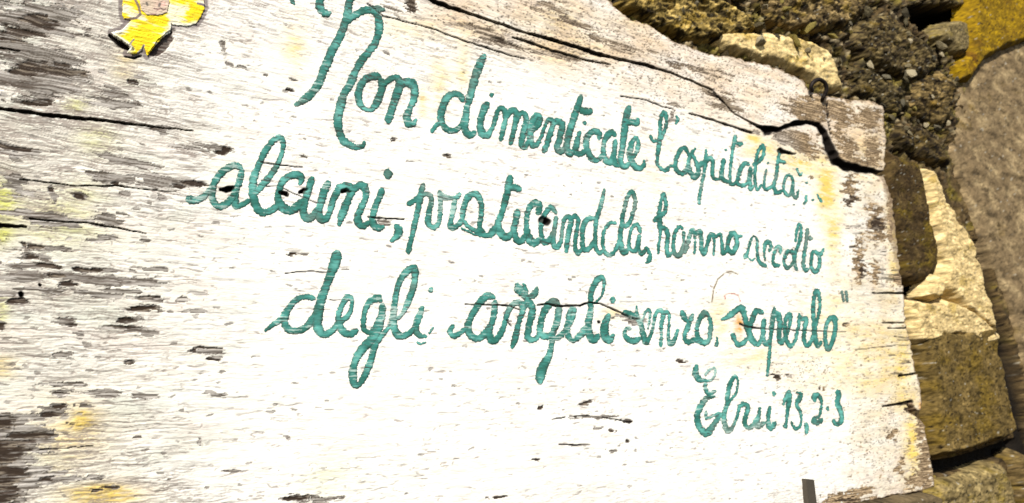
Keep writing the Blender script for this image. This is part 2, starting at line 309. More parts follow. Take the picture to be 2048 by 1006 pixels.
# ---- pigments
col = np.ones(PX.shape + (3,)) * np.array([0.79, 0.77, 0.71])
grain = fb(BX * 12, BZ * 330, 111, 4)
tone = fb(BX * 10, BZ * 26, 113, 4)
dirt = np.clip(0.46 * left + 0.16 * topb + 0.34 * marg + 0.24 * tone, 0, 1)
col = mixc(col, (0.56, 0.52, 0.41), dirt)
col = mixc(col, (0.60, 0.47, 0.29), np.clip(sm(1640, 1800, PX + 30 * low) * (0.42 + 0.5 * tone), 0, 1))
pink = sm(0.1, 0.6, fb(BX * 13, BZ * 22, 117, 3)) * 0.22
col = mixc(col, (0.74, 0.60, 0.54), pink)
col = mixc(col, (0.56, 0.60, 0.50), sm(0.15, 0.6, fb(BX * 11 + 9, BZ * 20, 119, 3)) * 0.35 * (0.25 + left))
YEL = [(0,405,34,42,.9,0),(0,475,26,24,.8,0),(120,450,80,50,.35,0),(160,400,60,40,.3,0),(165,842,32,30,.75,1),(130,880,90,70,.35,1),(8,735,32,18,.9,1),(205,990,80,24,1,1),(0,620,18,26,.8,0),
 (150,212,22,12,.7,0),(195,280,40,30,.45,0),(250,130,26,30,.35,1),(590,90,26,60,.42,1),(880,170,22,56,.42,1),(845,205,9,24,.6,1),(925,130,14,55,.35,1),(900,60,150,30,.3,1),(1120,40,60,30,.5,1),
 (1505,276,17,14,1,1),(1520,298,34,20,.6,1),(1600,322,62,28,.7,1),(1656,380,24,60,.9,1),(1668,470,17,60,.75,1),(1440,640,22,34,.6,1),(1478,652,10,20,1,2),(1476,640,6,7,1,2),
 (1660,620,60,60,.35,1),(1750,720,80,90,.42,1),(1730,300,40,60,.45,1),(1790,470,14,110,.8,1),(1806,740,16,70,.75,1),(1826,890,16,80,.9,1),(1150,100,100,30,.4,1),(1232,628,32,13,.5,1),
 (660,960,60,50,.2,0),(1500,715,60,26,.35,1),(450,360,30,40,.12,0),(1290,40,60,20,.4,1),(1843,812,5,9,1,2),(1320,340,90,80,.10,1),(1640,740,100,60,.25,1)]
YC = [(0.56, 0.56, 0.15), (0.68, 0.50, 0.13), (0.66, 0.30, 0.04)]
sgr = 0.62 + 0.75 * sm(-0.35, 0.45, streak + 0.5 * fine)
for (x, y, rx, ry, s, ty) in YEL:
    m_ = sgr * s * np.exp(-(((PX - x) / rx) ** 2 + ((PY - y) / ry) ** 2)) * (0.8 + 0.5 * tone)
    col = mixc(col, YC[ty], np.clip(m_ * 1.3, 0, 1))
# the strip above the split is greyer, pinkish bare primer
col = mixc(col, (0.66, 0.48, 0.30), np.clip(topb * (0.45 + 0.45 * tone), 0, 1))
wood = np.ones(col.shape) * np.array([0.27, 0.245, 0.215])
wood = mixc(wood, (0.50, 0.465, 0.42), sm(-0.1, 0.6, grain + 0.4 * tone))
wood = mixc(wood, (0.10, 0.085, 0.07), sm(0.10, 0.55, -grain + 0.35 * fine))
wood = mixc(wood, (0.07, 0.055, 0.04), lines(14, 170, 401, 1.3, 2) * 0.8)
wlt = lines(11, 140, 411, 1.6, 2) * sm(-0.1, 0.3, fb(BX * 30, BZ * 100, 413, 2))
warm = np.clip(sm(1560, 1640, PX) + topb * 0.6, 0, 1)
wood = mixc(wood, wood * np.array([1.15, 0.92, 0.62]), warm)
wood = mixc(wood, (0.030, 0.019, 0.012), dark * np.clip(0.97 - 0.6 * sm(0.15, 0.7, grain + 0.4 * fine), 0, 1))
wood = mixc(wood, (0.30, 0.25, 0.19), wlt * 0.55 * dark)
hairc = np.clip(hair, 0, 1) * (0.50 + 0.35 * sm(0.1, 0.5, fb(BX * 18, BZ * 40, 341, 2) + 0.4 * left + 0.3 * marg))
col = mixc(col, (0.26, 0.215, 0.185), hairc)
edge = np.clip(sm(0.36, 0.48, bare_f) - bare, 0, 1)
rimd = sm(0.485, 0.51, bare_f) * (1 - sm(0.53, 0.60, bare_f)) * sm(-0.2, 0.3, fb(BX * 40, BZ * 90, 331, 2))
wood = mixc(wood, (0.03, 0.022, 0.017), rimd * 0.8)
col = col * (1 - 0.12 * edge)[..., None]
col = col + (wood - col) * bare[..., None]
col = mixc(col, (0.07, 0.055, 0.042), specks * 0.9)
lg = lines(3.5, 95, 421, 1.3, 3) * sm(-0.1, 0.25, fb(BX * 7, BZ * 70, 423, 2) + 0.5 * left - 0.25) * np.clip(0.25 + left + 0.3 * topb, 0, 1)
col = mixc(col, (0.11, 0.085, 0.07), lg * 0.6)
# thin brown lines drawn or scratched in the paint
for pts, w_, c_ in [([(1475,548),(1462,542),(1448,547),(1434,560),(1426,580),(1423,604)],1.6,(0.2,0.16,0.1)), ([(1450,598),(1448,590),(1460,586),(1476,591),(1480,602)],1.6,(0.45,0.2,0.16)),
                    ([(1368,560),(1362,560)],1.6,(0.2,0.16,0.1))]:
    D, T = seg_dist(PX, PY + fb(PX / 12, PY / 12, 7, 2) * 1.5, pts); col = mixc(col, c_, (1 - sm(w_ * .5, w_ * 1.3, D)) * (0.5 + 0.5 * (chip2 > 0.35)))
# grey outline and scar round the flower
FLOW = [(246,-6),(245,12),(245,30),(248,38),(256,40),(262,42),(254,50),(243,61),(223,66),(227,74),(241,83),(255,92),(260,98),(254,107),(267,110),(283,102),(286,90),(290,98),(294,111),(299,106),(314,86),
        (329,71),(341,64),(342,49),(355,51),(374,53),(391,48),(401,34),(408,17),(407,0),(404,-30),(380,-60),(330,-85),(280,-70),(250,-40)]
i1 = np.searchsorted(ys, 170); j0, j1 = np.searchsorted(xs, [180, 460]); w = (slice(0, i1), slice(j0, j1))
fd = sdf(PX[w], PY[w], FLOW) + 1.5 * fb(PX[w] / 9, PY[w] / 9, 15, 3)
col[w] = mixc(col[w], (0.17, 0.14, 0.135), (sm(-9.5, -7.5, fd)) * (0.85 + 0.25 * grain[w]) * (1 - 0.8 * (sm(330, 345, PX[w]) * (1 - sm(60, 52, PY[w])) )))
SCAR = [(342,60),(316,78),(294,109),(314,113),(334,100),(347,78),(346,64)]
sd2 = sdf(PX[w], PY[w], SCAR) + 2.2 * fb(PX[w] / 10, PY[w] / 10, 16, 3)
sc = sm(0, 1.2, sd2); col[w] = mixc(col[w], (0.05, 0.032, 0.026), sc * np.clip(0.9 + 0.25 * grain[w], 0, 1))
# splits painted near-black: the shade of their depth put into the colour
col = mixc(col, (0.012, 0.009, 0.007), np.clip(ccol * 1.1, 0, 1))
# raw sawn wood on the edges
ed = np.maximum(1 - sm(1.0, 3.5, SD), (1 - sm(6, 13, SD + 3 * tone)) * sm(330, 360, PY) * (1 - sm(480, 600, PY)) * sm(1700, 1740, PX) * 0.75)
col = mixc(col, (0.20, 0.14, 0.085), ed)

# ---- relief
ridge = fb(BX * 16, BZ * 130, 211, 3)
H = 0.0012 * low + 0.0004 * ridge + 0.00022 * fb(BX * 60, BZ * 200, 121, 3) + 0.0006 * (1 - bare) + bare * 0.00035 * grain - 0.0006 * hair * (1 - bare) + 0.00008 * fine
H += 0.0009 * edge * (chip_r - 0.2)                                  # curling rims of the paint
H -= 0.0012 * dark * bare
H[w] -= 0.003 * sc
H += 0.0012 * topb
# the corner piece sits a little lower and tilts
cx = sm(1640, 1665, PX) * (1 - sm(330, 352, PY - 0.25 * (PX - 1700)))
H -= 0.004 * cx
H -= cdepth
side = 0.022 * (1 - sm(-3.2, 0.4, SD)) ** 1.0
H = H - side
co = np.stack([BX, -H, BZ], -1)

seamA = [(x, y) for x, y, _ in CR[5][0]]; seamB = [(x, y) for x, y, _ in CR[6][0]]
up_poly = [(-400, -420)] + [(690, -86)] + seamA + seamB[1:5] + [(1655, 255), (1653, 180), (1640, 140), (1200, -420)]
corner = [(1653, 150), (1653, 240), (1655, 262)] + seamB[6:] + [(1990, 352), (1990, 150)]
in_c = inside(PX, PY, corner); in_u = inside(PX, PY, up_poly) & ~in_c
keep = SD > -3.4
sign = empty('wooden_sign', (0, 0, 1.6))
tag(sign, 'weathered white painted wooden board lettered by hand in teal, hanging on the old stone wall', 'sign')
def cells(mask):
    s = mask & keep
    return s
grid_part('board', cells(~in_c & ~in_u), co, M_BOARD, sign, col)
tag(grid_part('plank', cells(in_u), co, M_BOARD, sign, col), 'split upper strip of bare pinkish wood')
tag(grid_part('corner_piece', cells(in_c), co, M_BOARD, sign, col), 'broken brown corner piece')

def hsamp(x, y):
    j = np.clip(np.searchsorted(xs, x) - 1, 0, len(xs) - 2); i = np.clip(np.searchsorted(ys, y) - 1, 0, len(ys) - 2)
    fx = np.clip((x - xs[j]) / (xs[j + 1] - xs[j]), 0, 1); fy = np.clip((y - ys[i]) / (ys[i + 1] - ys[i]), 0, 1)
    return (Hs[i, j] * (1 - fx) + Hs[i, j + 1] * fx) * (1 - fy) + (Hs[i + 1, j] * (1 - fx) + Hs[i + 1, j + 1] * fx) * fy
Hs = np.maximum(H, -0.004)

# ================================================================== LETTERING
def spline(P, step=1.3):
    """smooth curve through the points; last column is the width"""
    P = np.array(P, float)
    if len(P) == 2: P = np.vstack([P[0], P.mean(0), P[1]])
    Q = np.vstack([2 * P[0] - P[1], P, 2 * P[-1] - P[-2]]); out = []
    for i in range(1, len(Q) - 2):
        L = np.hypot(*(Q[i + 1] - Q[i])[:2]); k = max(2, int(L / step)); t = np.linspace(0, 1, k, endpoint=False)[:, None]
        a, b, c, d = Q[i - 1], Q[i], Q[i + 1], Q[i + 2]
        out.append(0.5 * ((2 * b) + (c - a) * t + (2 * a - 5 * b + 4 * c - d) * t * t + (3 * b - a - 3 * c + d) * t ** 3))
    out.append(Q[-2][None]); return np.vstack(out)
sk = [0]
def stroke(P, wd, acc, fade=0.0):
    P = [(p[0], p[1], p[2] if len(p) > 2 else None) for p in P]
    ws = [p[2] for p in P]; cur = wd
    P = [(p[0], p[1], p[2] if p[2] else wd) for p in P]
    C = spline(P); N_ = len(C); sk[0] += 1; s = sk[0]
    T = np.gradient(C[:, :2], axis=0); T /= np.linalg.norm(T, axis=1)[:, None] + 1e-9
    for _ in range(2): T[1:-1] = (T[:-2] + T[1:-1] * 2 + T[2:]) / 4
    Nn = np.stack([-T[:, 1], T[:, 0]], -1); Nn /= np.linalg.norm(Nn, axis=1)[:, None] + 1e-9
    L = np.arange(N_) * 1.3
    wdt = C[:, 2] * 0.572 * (1 + 0.13 * vn(L / 13, np.full(N_, s * 3.7), 5)) + 0.35
    e = np.minimum(L, L[::-1]); wdt *= np.sqrt(np.clip((e + 1.3) / (wdt + 1.0), 0.12, 1))      # rounded ends
    K = 9; u = np.linspace(-1, 1, K)
    rag = np.stack([fb(L / 3.2, np.full(N_, s * 1.3), 6, 2), fb(L / 3.2, np.full(N_, s * 1.7 + 9), 8, 2)], -1) * 1.9
    X = np.zeros((N_, K)); Y = np.zeros((N_, K))
    for i, uu in enumerate(u):
        r = (rag[:, 0] * max(0, -uu) + rag[:, 1] * max(0, uu)) * np.sign(uu)
        off = uu * wdt + r
        X[:, i] = C[:, 0] + Nn[:, 0] * off; Y[:, i] = C[:, 1] + Nn[:, 1] * off
    bx, bz = at(X, Y)
    dome = (1 - np.abs(u) ** 4)[None] * 0.00025 - 0.0005 * (np.abs(u) > 0.99)[None]
    grn = fb(bx * 25, bz * 300, 111, 3); pat = fb(bx * 26, bz * 40, 131, 3); gr2 = fb(bx * 60, bz * 500, 133, 2)
    Hh = hsamp(X, Y) + 0.0006 + dome + 0.00005 * (s % 9) + 0.0004 * gr2
    c = np.ones(X.shape + (3,)) * np.array([0.040, 0.200, 0.168])
    c = mixc(c, (0.11, 0.36, 0.31), sm(-0.1, 0.6, pat + 0.25 * grn))
    c = mixc(c, (0.022, 0.125, 0.095), sm(0.0, 0.6, -pat + 0.4 * gr2) * 0.9)
    c = mixc(c, (0.15, 0.20, 0.17), sm(0.25, 0.7, fb(bx * 9 + 4, bz * 12, 141, 3)) * 0.75)
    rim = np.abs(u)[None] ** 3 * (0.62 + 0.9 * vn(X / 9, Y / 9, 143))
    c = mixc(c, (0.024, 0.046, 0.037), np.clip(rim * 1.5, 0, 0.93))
    wear = sm(0.30 - fade, 0.46 - fade, 0.55 * grn + 0.35 * gr2 + 0.55 * fb(bx * 9 + 2, bz * 14, 145, 3))
    c = mixc(c, (0.40, 0.52, 0.47), wear * 0.72)
    cr = np.zeros(X.shape)
    j = np.clip(np.searchsorted(xs, X), 0, len(xs) - 1); i_ = np.clip(np.searchsorted(ys, Y), 0, len(ys) - 1)
    c = mixc(c, (0.03, 0.022, 0.016), crack[i_, j] * 0.9)
    c = mixc(c, (0.05, 0.06, 0.05), np.clip(hair[i_, j] * 0.9 + sm(0.35, 0.6, -0.7 * grn - 0.5 * gr2) * 0.6, 0, 0.9))
    base = acc['n']; idx = np.arange(N_ * K).reshape(N_, K) + base
    acc['q'].append(np.stack([idx[:-1, :-1], idx[1:, :-1], idx[1:, 1:], idx[:-1, 1:]], -1).reshape(-1, 4))
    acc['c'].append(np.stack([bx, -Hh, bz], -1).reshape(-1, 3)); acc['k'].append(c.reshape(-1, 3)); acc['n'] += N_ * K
def dot(x, y, rx, ry, acc, fade=0.0):
    stroke([(x - 0.15 * ry, y - ry + rx * .6), (x, y), (x - 0.05 * ry, y + ry - rx * .6)], 2 * rx, acc, fade)
def word(label, strokes, dots=(), wd=12, fade=0.0):
    acc = dict(n=0, q=[], c=[], k=[])
    for s_ in strokes:
        if isinstance(s_, tuple): stroke(s_[1], s_[0], acc, fade + (s_[2] if len(s_) > 2 else 0))
        else: stroke(s_, wd, acc, fade)
    for d_ in dots: dot(*d_, acc, fade)
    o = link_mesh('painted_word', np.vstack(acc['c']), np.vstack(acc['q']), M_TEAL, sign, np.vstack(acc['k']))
    # faces towards the camera
    return tag(o, label)

word('teal word "Non"', [
 (14, [(708,-22),(699,3),(696,20),(692,40),(684,63,13),(675,82,14),(664,101,15),(655,124,15),(646,143,15),(641,159,15),(630,178,15),(620,190,15),(605,202,12),(588,211,5)]),
 (13, [(689,45),(702,36),(714,28),(731,21),(749,22,14),(755,32,14),(758,49,15),(757,64,14),(751,83,13),(740,101,13),(725,118,14),(715,134,13),(708,149,13),(700,168,15),(688,187,14),(681,210,15),(676,230,15),(676,251,14),(682,274,14),(693,287,13),(709,294,11),(724,293,8),(729,282,5)]),
 (14, [(646,-22),(641,-6),(639,12),(645,24),(655,27),(662,24,8)]), (7, [(580,-8),(586,4),(589,9,4)]), (4,[(720,15),(731,19),(750,14,6),(762,18,6),(770,21,3)]),
 (13, [(762,158),(752,153),(739,154),(726,163),(718,180),(717,199,12),(725,215,9),(740,220,8),(752,207,13),(760,189,13),(764,171,13),(758,156,11)]),
 (10, [(764,171),(781,158),(793,156,11),(799,168,14),(793,189,15),(785,213,13),(777,238,13),(775,247,8)]),
 (12, [(795,176),(808,166,14),(822,167,15),(829,180,14),(827,199,12),(819,217,10),(813,233,14),(816,247,14),(825,248,10),(832,238,5)])])
word('teal word "dimenticate"', [
 (8, [(861,266,5),(868,256),(877,246)]), (11, [(926,204),(920,192),(909,188),(895,194,13),(885,214,14),(881,238,12),(890,257,11),(906,262,10),(921,252,9),(931,228,9)]),
 (14, [(969,108,8),(960,127,14),(950,154,14),(941,188,13),(934,213,11),(931,238,12),(930,258,13),(939,271,12),(952,263,10)]),
 (12, [(976,204),(967,221,13),(960,246,12),(964,266,14),(975,270,12),(984,256,8),(990,240,8),(996,221,8),(1003,216,9),(1010,228,9),(1008,250,9),(1001,282,8)]),
 (9, [(1009,238),(1022,222,11),(1032,226,11),(1028,257,9),(1020,290,8)]),
 (9, [(1030,245),(1042,226,9),(1052,236,10),(1047,262,11),(1042,286,10),(1047,294,10),(1056,285,9),(1064,268)]),
 (11, [(1060,262),(1073,252),(1079,238),(1073,231),(1064,246,11),(1060,270),(1063,289,11),(1073,289,9),(1081,274,6),(1090,250,6),(1097,240,8),(1106,244,9),(1100,265,9),(1091,294,10),(1086,306,6)]),
 (10, [(1101,254),(1112,243,12),(1124,250,12),(1119,273,10),(1113,295,11),(1119,305,9),(1129,295)]),
 (12, [(1162,189,7),(1156,209,11),(1146,239,12),(1137,269,12),(1132,293,12),(1138,307,12),(1148,300,10)]), (12, [(1153,217,9),(1166,222,13),(1178,224,13),(1182,217,10)]),
 (10, [(1160,262,6),(1154,283,10),(1150,303,12),(1160,308,11),(1171,300,7)]),
 (11, [(1198,280,8),(1198,267,10),(1186,263,11),(1174,275,11),(1173,297,11),(1183,317,11),(1195,320,9),(1206,308,8)]),
 (9, [(1231,273),(1223,265,11),(1212,275,10),(1206,297,8),(1210,319,11),(1220,325,12),(1227,308,8),(1230,280,8)]), (8, [(1230,278),(1228,308),(1229,328,10),(1238,333)]),
 (12, [(1258,211),(1252,236),(1248,265),(1244,297,10),(1240,324,10),(1248,334,10),(1258,326,8)]), (12, [(1250,246),(1262,244,11),(1272,246,11),(1276,236,8)]),
 (8, [(1259,318),(1270,308),(1276,289,8),(1271,275,8),(1262,289,9),(1259,315,10),(1271,335,10),(1285,333,8),(1288,320,4)])],
 [(983,190,5,7),(1169,246,5.5,7)])
word('teal word "l\'ospitalita" with its semicolon', [
 (5, [(1299,270,3),(1306,282,6),(1320,278,7),(1330,258,6),(1333,238,6),(1327,224,7),(1321,242,7),(1319,270,7),(1317,299,7),(1314,325,6),(1322,338,5),(1332,340,8),(1340,332,4)]),
 (6, [(1351,231,4),(1355,240),(1350,249,4)]), (5, [(1337,331),(1348,333)]),
 (8, [(1374,303),(1366,296,7),(1357,305,8),(1351,323,8),(1352,339,8),(1363,347,9),(1374,337,8),(1378,313,6),(1372,300,6)]),
 (6, [(1390,296,3),(1383,308,7),(1391,323,7),(1396,343,8),(1389,355,9),(1380,345,8),(1381,334,5)]),
 (7, [(1394,333),(1408,325,10),(1419,316,7),(1425,327,7),(1424,347,7),(1429,358,6),(1441,357,5)]),
 (6, [(1411,298,3),(1411,315,7),(1408,339,6),(1403,367,6),(1398,393,6),(1397,409,6)]),
 (7, [(1447,317),(1443,339,8),(1443,357,8),(1455,364,6),(1466,368,6),(1475,362,6)]),
 (7, [(1470,270,8),(1465,299,6),(1460,331,6),(1459,357,5),(1463,367,4)]), (7, [(1467,285,5),(1478,288,7),(1483,289,11),(1484,290,8)]),
 (6, [(1499,330),(1488,327,7),(1478,345,8),(1474,366,7),(1486,371,7),(1496,362,6),(1500,336,6),(1499,362,7),(1500,378,7),(1508,370,5)]),
 (6, [(1504,330),(1518,323),(1527,305),(1524,291,7),(1515,305),(1511,329),(1509,357),(1514,379,5),(1523,368,4)]),
 (4, [(1532,338),(1528,361,4),(1529,378,6),(1542,374,6),(1548,368)]),
 (6, [(1559,299,5),(1555,325,6),(1551,354),(1547,372),(1553,386,7),(1565,380)]), (8, [(1556,321,6),(1571,326,7)]),
 (5, [(1587,361),(1579,350),(1570,357),(1566,375),(1572,389,6),(1581,387),(1586,361),(1585,386,6),(1592,396,6),(1597,379,3)]),
 (4, [(1592,336),(1599,350),(1604,345,3)]), (5, [(1611,390,3),(1613,400),(1607,409,5)]), (4, [(1633,388,3),(1643,405)])],
 [(1451,300,3,4),(1613,366,3.6,4.5),(1625,400,3.5,4),(1586,409,2,2),(1535,326,1.6,3)], fade=-0.1)
word('teal word "alcuni" with its comma', [
 (14, [(371,396),(388,401,13),(403,396,11),(417,383,10),(428,368,9)]),
 (11, [(484,338),(470,331),(452,338,12),(436,353,12),(426,372,12),(424,396,12),(434,412,11),(448,410,12),(463,397,12),(474,372,9),(481,345,8)]),
 (11, [(484,337),(479,362,11),(470,390,12),(472,411,14),(485,409,10),(499,400,9)]),
 (11, [(500,398,8),(526,369,12),(545,345,12),(558,322,9),(566,294,8),(561,276,11),(546,282,11),(530,303,11),(516,332,11),(507,358,13),(505,388,14),(513,414,15),(526,426,13),(543,420,13),(556,410,12)]),
 (13, [(598,370,6),(603,357,12),(594,350,14),(581,352,13),(568,360,12),(559,378,11),(556,400,13),(567,416,16),(583,421,15),(597,410,14),(606,398,9)]),
 (12, [(625,353),(617,379),(610,402,12),(606,424,13),(614,437,14),(626,432,12),(635,415,10)]),
 (13, [(658,362),(647,384),(641,408,13),(637,426,13),(643,440,14),(652,436,12),(660,420,10),(667,397,13),(678,377,12),(694,372,13),(702,380,12),(696,399,12),(685,426,14),(677,452,8)]),
 (12, [(694,404,8),(706,380),(720,371,14),(730,378,13),(730,397,10),(721,417,11),(715,435,13),(719,449,13),(729,451,11),(739,442,8)]),
 (12, [(765,376,12),(759,393,11),(750,413,11),(745,434,11),(747,450,13),(758,456,11),(768,452,5)]), (12, [(788,449,9),(796,460,15),(793,472,13),(780,484,5)])],
 [(775,348,8.5,15)])
word('teal word "praticandola" with its comma', [
 (9, [(813,410,10),(829,401),(843,390,9),(857,389,9),(863,399,9),(859,420,10),(856,442,11),(861,453,10),(872,453,9),(879,438,8),(881,411,8),(880,390,8),(879,380,6)]),
 (10, [(847,366,7),(842,386,11),(836,417,10),(829,447,10),(822,478,9),(815,508,10)]),
 (8, [(879,384),(888,394,10),(902,396,8),(913,394,8),(921,387,6)]), (9, [(910,397,10),(906,420),(901,442),(901,453,11),(912,453),(923,440),(926,419,10),(932,400,11),(943,389,12),(955,392,12),(962,410,9),(961,435,9),(959,456,9),(970,470,10)]),
 (7, [(926,441),(937,454),(953,463,9),(970,471,9),(981,468,12),(991,452,11)]), (3, [(921,456),(943,466),(961,472)]),
 (12, [(1020,350,12),(1016,374,13),(1010,401,11),(1003,426,11),(995,449,12),(1002,468,13),(1014,475,13),(1022,464,9)]), (12, [(1014,377),(1027,375,12),(1042,380,12)]),
 (11, [(1035,418,11),(1031,440,11),(1027,462,11),(1033,480,11),(1043,482,10),(1051,468,9)]),
 (11, [(1074,430,9),(1079,415,11),(1071,406,13),(1060,413,11),(1054,431,9),(1053,460,10),(1060,481,14),(1071,485,13),(1080,475,9)]),
 (8, [(1113,427),(1102,415,10),(1092,424,9),(1084,440,8),(1081,464,8),(1087,484,10),(1097,481,10),(1107,460,7),(1112,432,7)]), (8, [(1112,432),(1109,457,7),(1105,482,9),(1111,496,9),(1120,483,8),(1124,457,6),(1128,440,8),(1136,433,9),(1142,441,9),(1138,460,9),(1133,485,9),(1131,506,7)]),
 (7, [(1140,438),(1150,432,9),(1156,443,7),(1152,467,7),(1149,492,7),(1154,506,9),(1164,498,7)]),
 (7, [(1195,437,5),(1176,438,10),(1166,453,9),(1164,478,8),(1166,498,9),(1178,497,9),(1188,480,6)]), (8, [(1208,377,4),(1204,399,7),(1197,424,8),(1192,441,8),(1190,467,7),(1190,492,8),(1198,506,7),(1207,500)]),
 (6, [(1233,447,7),(1220,446,6),(1209,461,6),(1205,482,6),(1208,502,7),(1218,510,8),(1229,502,7),(1238,480,6),(1240,455,7)]),
 (6, [(1240,452,8),(1256,449,8),(1265,426,7),(1270,401,7),(1263,384,9),(1253,398,7),(1247,423,7),(1243,450,8),(1240,476,8),(1245,503,11),(1257,500,9)]),
 (5, [(1281,466,7),(1274,450,7),(1264,455,6),(1258,475,5),(1258,496,7),(1270,501,7),(1278,471,6),(1276,496,7),(1283,507,8),(1292,497,6)]),
 (6, [(1290,493),(1299,508,7),(1297,520,8),(1290,527,4)])])
word('teal word "hanno"', [
 (8, [(1306,443,9),(1319,433,10),(1329,424,8),(1331,410,7),(1326,390,9),(1320,407,6),(1318,427,7),(1320,448,10),(1320,468,5),(1317,490,5),(1316,508,5)]),
 (8, [(1320,456),(1329,457,9),(1335,470,8),(1333,495,8),(1336,511,8),(1345,504,6)]),
 (6, [(1366,458,5),(1359,453,6),(1350,465,7),(1346,488,6),(1349,507,7),(1359,510,9),(1366,488,5),(1367,462,6)]),
 (7, [(1369,507,8),(1376,480,7),(1384,460,7),(1389,470,8)]), (4,[(1389,466,6),(1389,485,4),(1388,508,5)]),
 (8, [(1390,471),(1398,463,10),(1402,478,7),(1402,497,8),(1407,507,9),(1413,491,7),(1419,473,8),(1425,469,8),(1429,480,5)]), (4, [(1427,471,6),(1428,490,4),(1426,511,4)]),
 (6, [(1429,475,6),(1440,469,7),(1443,485,5),(1445,506,8),(1453,500,7),(1457,478,8),(1464,466,8),(1471,473,7),(1472,490,8),(1464,506,9),(1456,497,7),(1456,480,6)]), (5,[(1471,473),(1484,472,5)])], fade=-0.1)
word('teal word "accolto"', [
 (5, [(1487,518,5),(1491,512,9),(1496,500,5),(1500,482,5),(1507,472,3),(1514,481,5),(1514,502,5),(1516,520,6),(1523,528,7),(1533,533,5)], 0.1), (3,[(1494,514),(1503,521),(1510,516)]),
 (5, [(1537,504,4),(1541,493,6),(1535,483,8),(1529,491,6),(1528,507,4),(1530,522,3)]), (5, [(1560,508,5),(1559,495,6),(1553,493,6),(1548,506,6),(1545,524,5),(1550,531,7),(1560,530,5)]),
 (6, [(1577,499,8),(1570,510,7),(1567,525,6),(1574,536,7),(1583,528,5),(1588,510,7),(1580,499,8)]),
 (6, [(1586,516,7),(1593,497),(1600,476,7),(1602,458,5),(1598,449,6),(1593,463,5),(1590,484,4)]), (6, [(1588,505,7),(1589,528,6),(1594,541,5)]),
 (6, [(1614,456,6),(1612,481,6),(1608,507,6),(1606,528,7),(1611,540,7),(1619,538,4)]), (8, [(1614,476,5),(1621,477,9),(1625,478,7)]),
 (6, [(1626,500,6),(1623,515,6),(1622,532,6),(1630,544,8),(1638,532,7),(1638,514,6),(1630,503,6),(1641,509,7),(1647,496,3)])], fade=-0.05)
word('teal word "degli"', [
 (8, [(528,662,4),(548,648,9),(564,637,10)]), (12, [(630,597,10),(612,594,9),(595,598,10),(579,614,12),(568,637,14),(575,657,13),(595,662,11),(616,650,12),(633,624,10)]),
 (17, [(675,501,20),(668,529,18),(656,561,14),(644,594,15),(636,624,18),(634,652,17),(646,669,13),(664,661,11),(680,641,9)]),
 (9, [(676,645),(697,630,9),(704,604,7),(695,594,11),(683,612,9),(676,639,11),(685,662,13),(700,668,12),(716,659,9)]),
 (11, [(763,603),(754,597,13),(737,606,10),(727,635,9),(728,660,9),(744,663,11),(758,641,12),(767,610,11)]),
 (13, [(764,606,11),(762,640,12),(747,674,15),(724,698,15),(709,724,12),(705,755,15),(712,772,9),(727,755,11),(740,724,11),(750,690,11),(769,664,7),(783,646,6)]),
 (11, [(783,643,8),(802,630,6),(816,602,11),(828,566,11),(829,538,13),(817,540,12),(801,558,11),(792,585,10),(787,621,11),(786,650,14),(797,671,13),(816,668,10),(828,655,8)]),
 (11, [(845,612,8),(837,635,11),(831,656,13),(838,671,11),(854,673,4)]), (3, [(832,684),(841,688),(851,684)], 0.2), (3, [(857,668),(862,660),(866,654)], 0.2)],
 [(861,580,7,9)])
word('teal word "angeli"', [
 (8, [(907,649,5),(899,662,9),(907,672,10),(921,665,8),(935,655,8)]),
 (12, [(990,596,8),(974,592,13),(957,608,12),(943,631,11),(935,652,12),(941,671,12),(957,677,12),(971,665,12),(983,643,9),(989,610,9)]),
 (11, [(990,600),(986,635,10),(977,662,12),(982,679,13),(993,678,11),(1005,657,9),(1014,628,9),(1024,610,10),(1039,606,11),(1045,619,10),(1036,647,9),(1029,678,11),(1022,697,5)]),
 (10, [(1043,621),(1056,604,11),(1064,618,12),(1058,650,12),(1054,672,12),(1063,680,10),(1078,672,9)]),
 (14, [(1033,565,6),(1037,577,16),(1049,591,12),(1056,602,12)], 0.1), (9, [(1074,573,3),(1069,587,12),(1058,596,10)], 0.1), (6,[(1046,566,4),(1049,576,8),(1052,590,8)]),
 (11, [(1119,610),(1104,604,13),(1089,621,12),(1082,643,11),(1080,667,11),(1096,673,11),(1108,662,10),(1116,635,9),(1118,612,11)]),
 (12, [(1117,612),(1114,640,11),(1106,664,10),(1103,688,9),(1097,712,12),(1086,733,17),(1080,752,17),(1079,768,12)]),
 (9, [(1103,680,8),(1120,672,9),(1132,657,8),(1143,640,8),(1148,620,8),(1140,621,8),(1134,645,9),(1135,670,10),(1146,681,9),(1162,668,12),(1174,652,12)]),
 (7, [(1188,608,4),(1203,590,4),(1208,566,6),(1201,555,11),(1187,571,10),(1180,595,10),(1181,621,10),(1175,650,13),(1178,670,14),(1187,680,13),(1198,668,9)]),
 (13, [(1218,627,9),(1209,650,14),(1209,670,15),(1218,680,13),(1227,668,6)])],
 [(1225,600,6,10)])
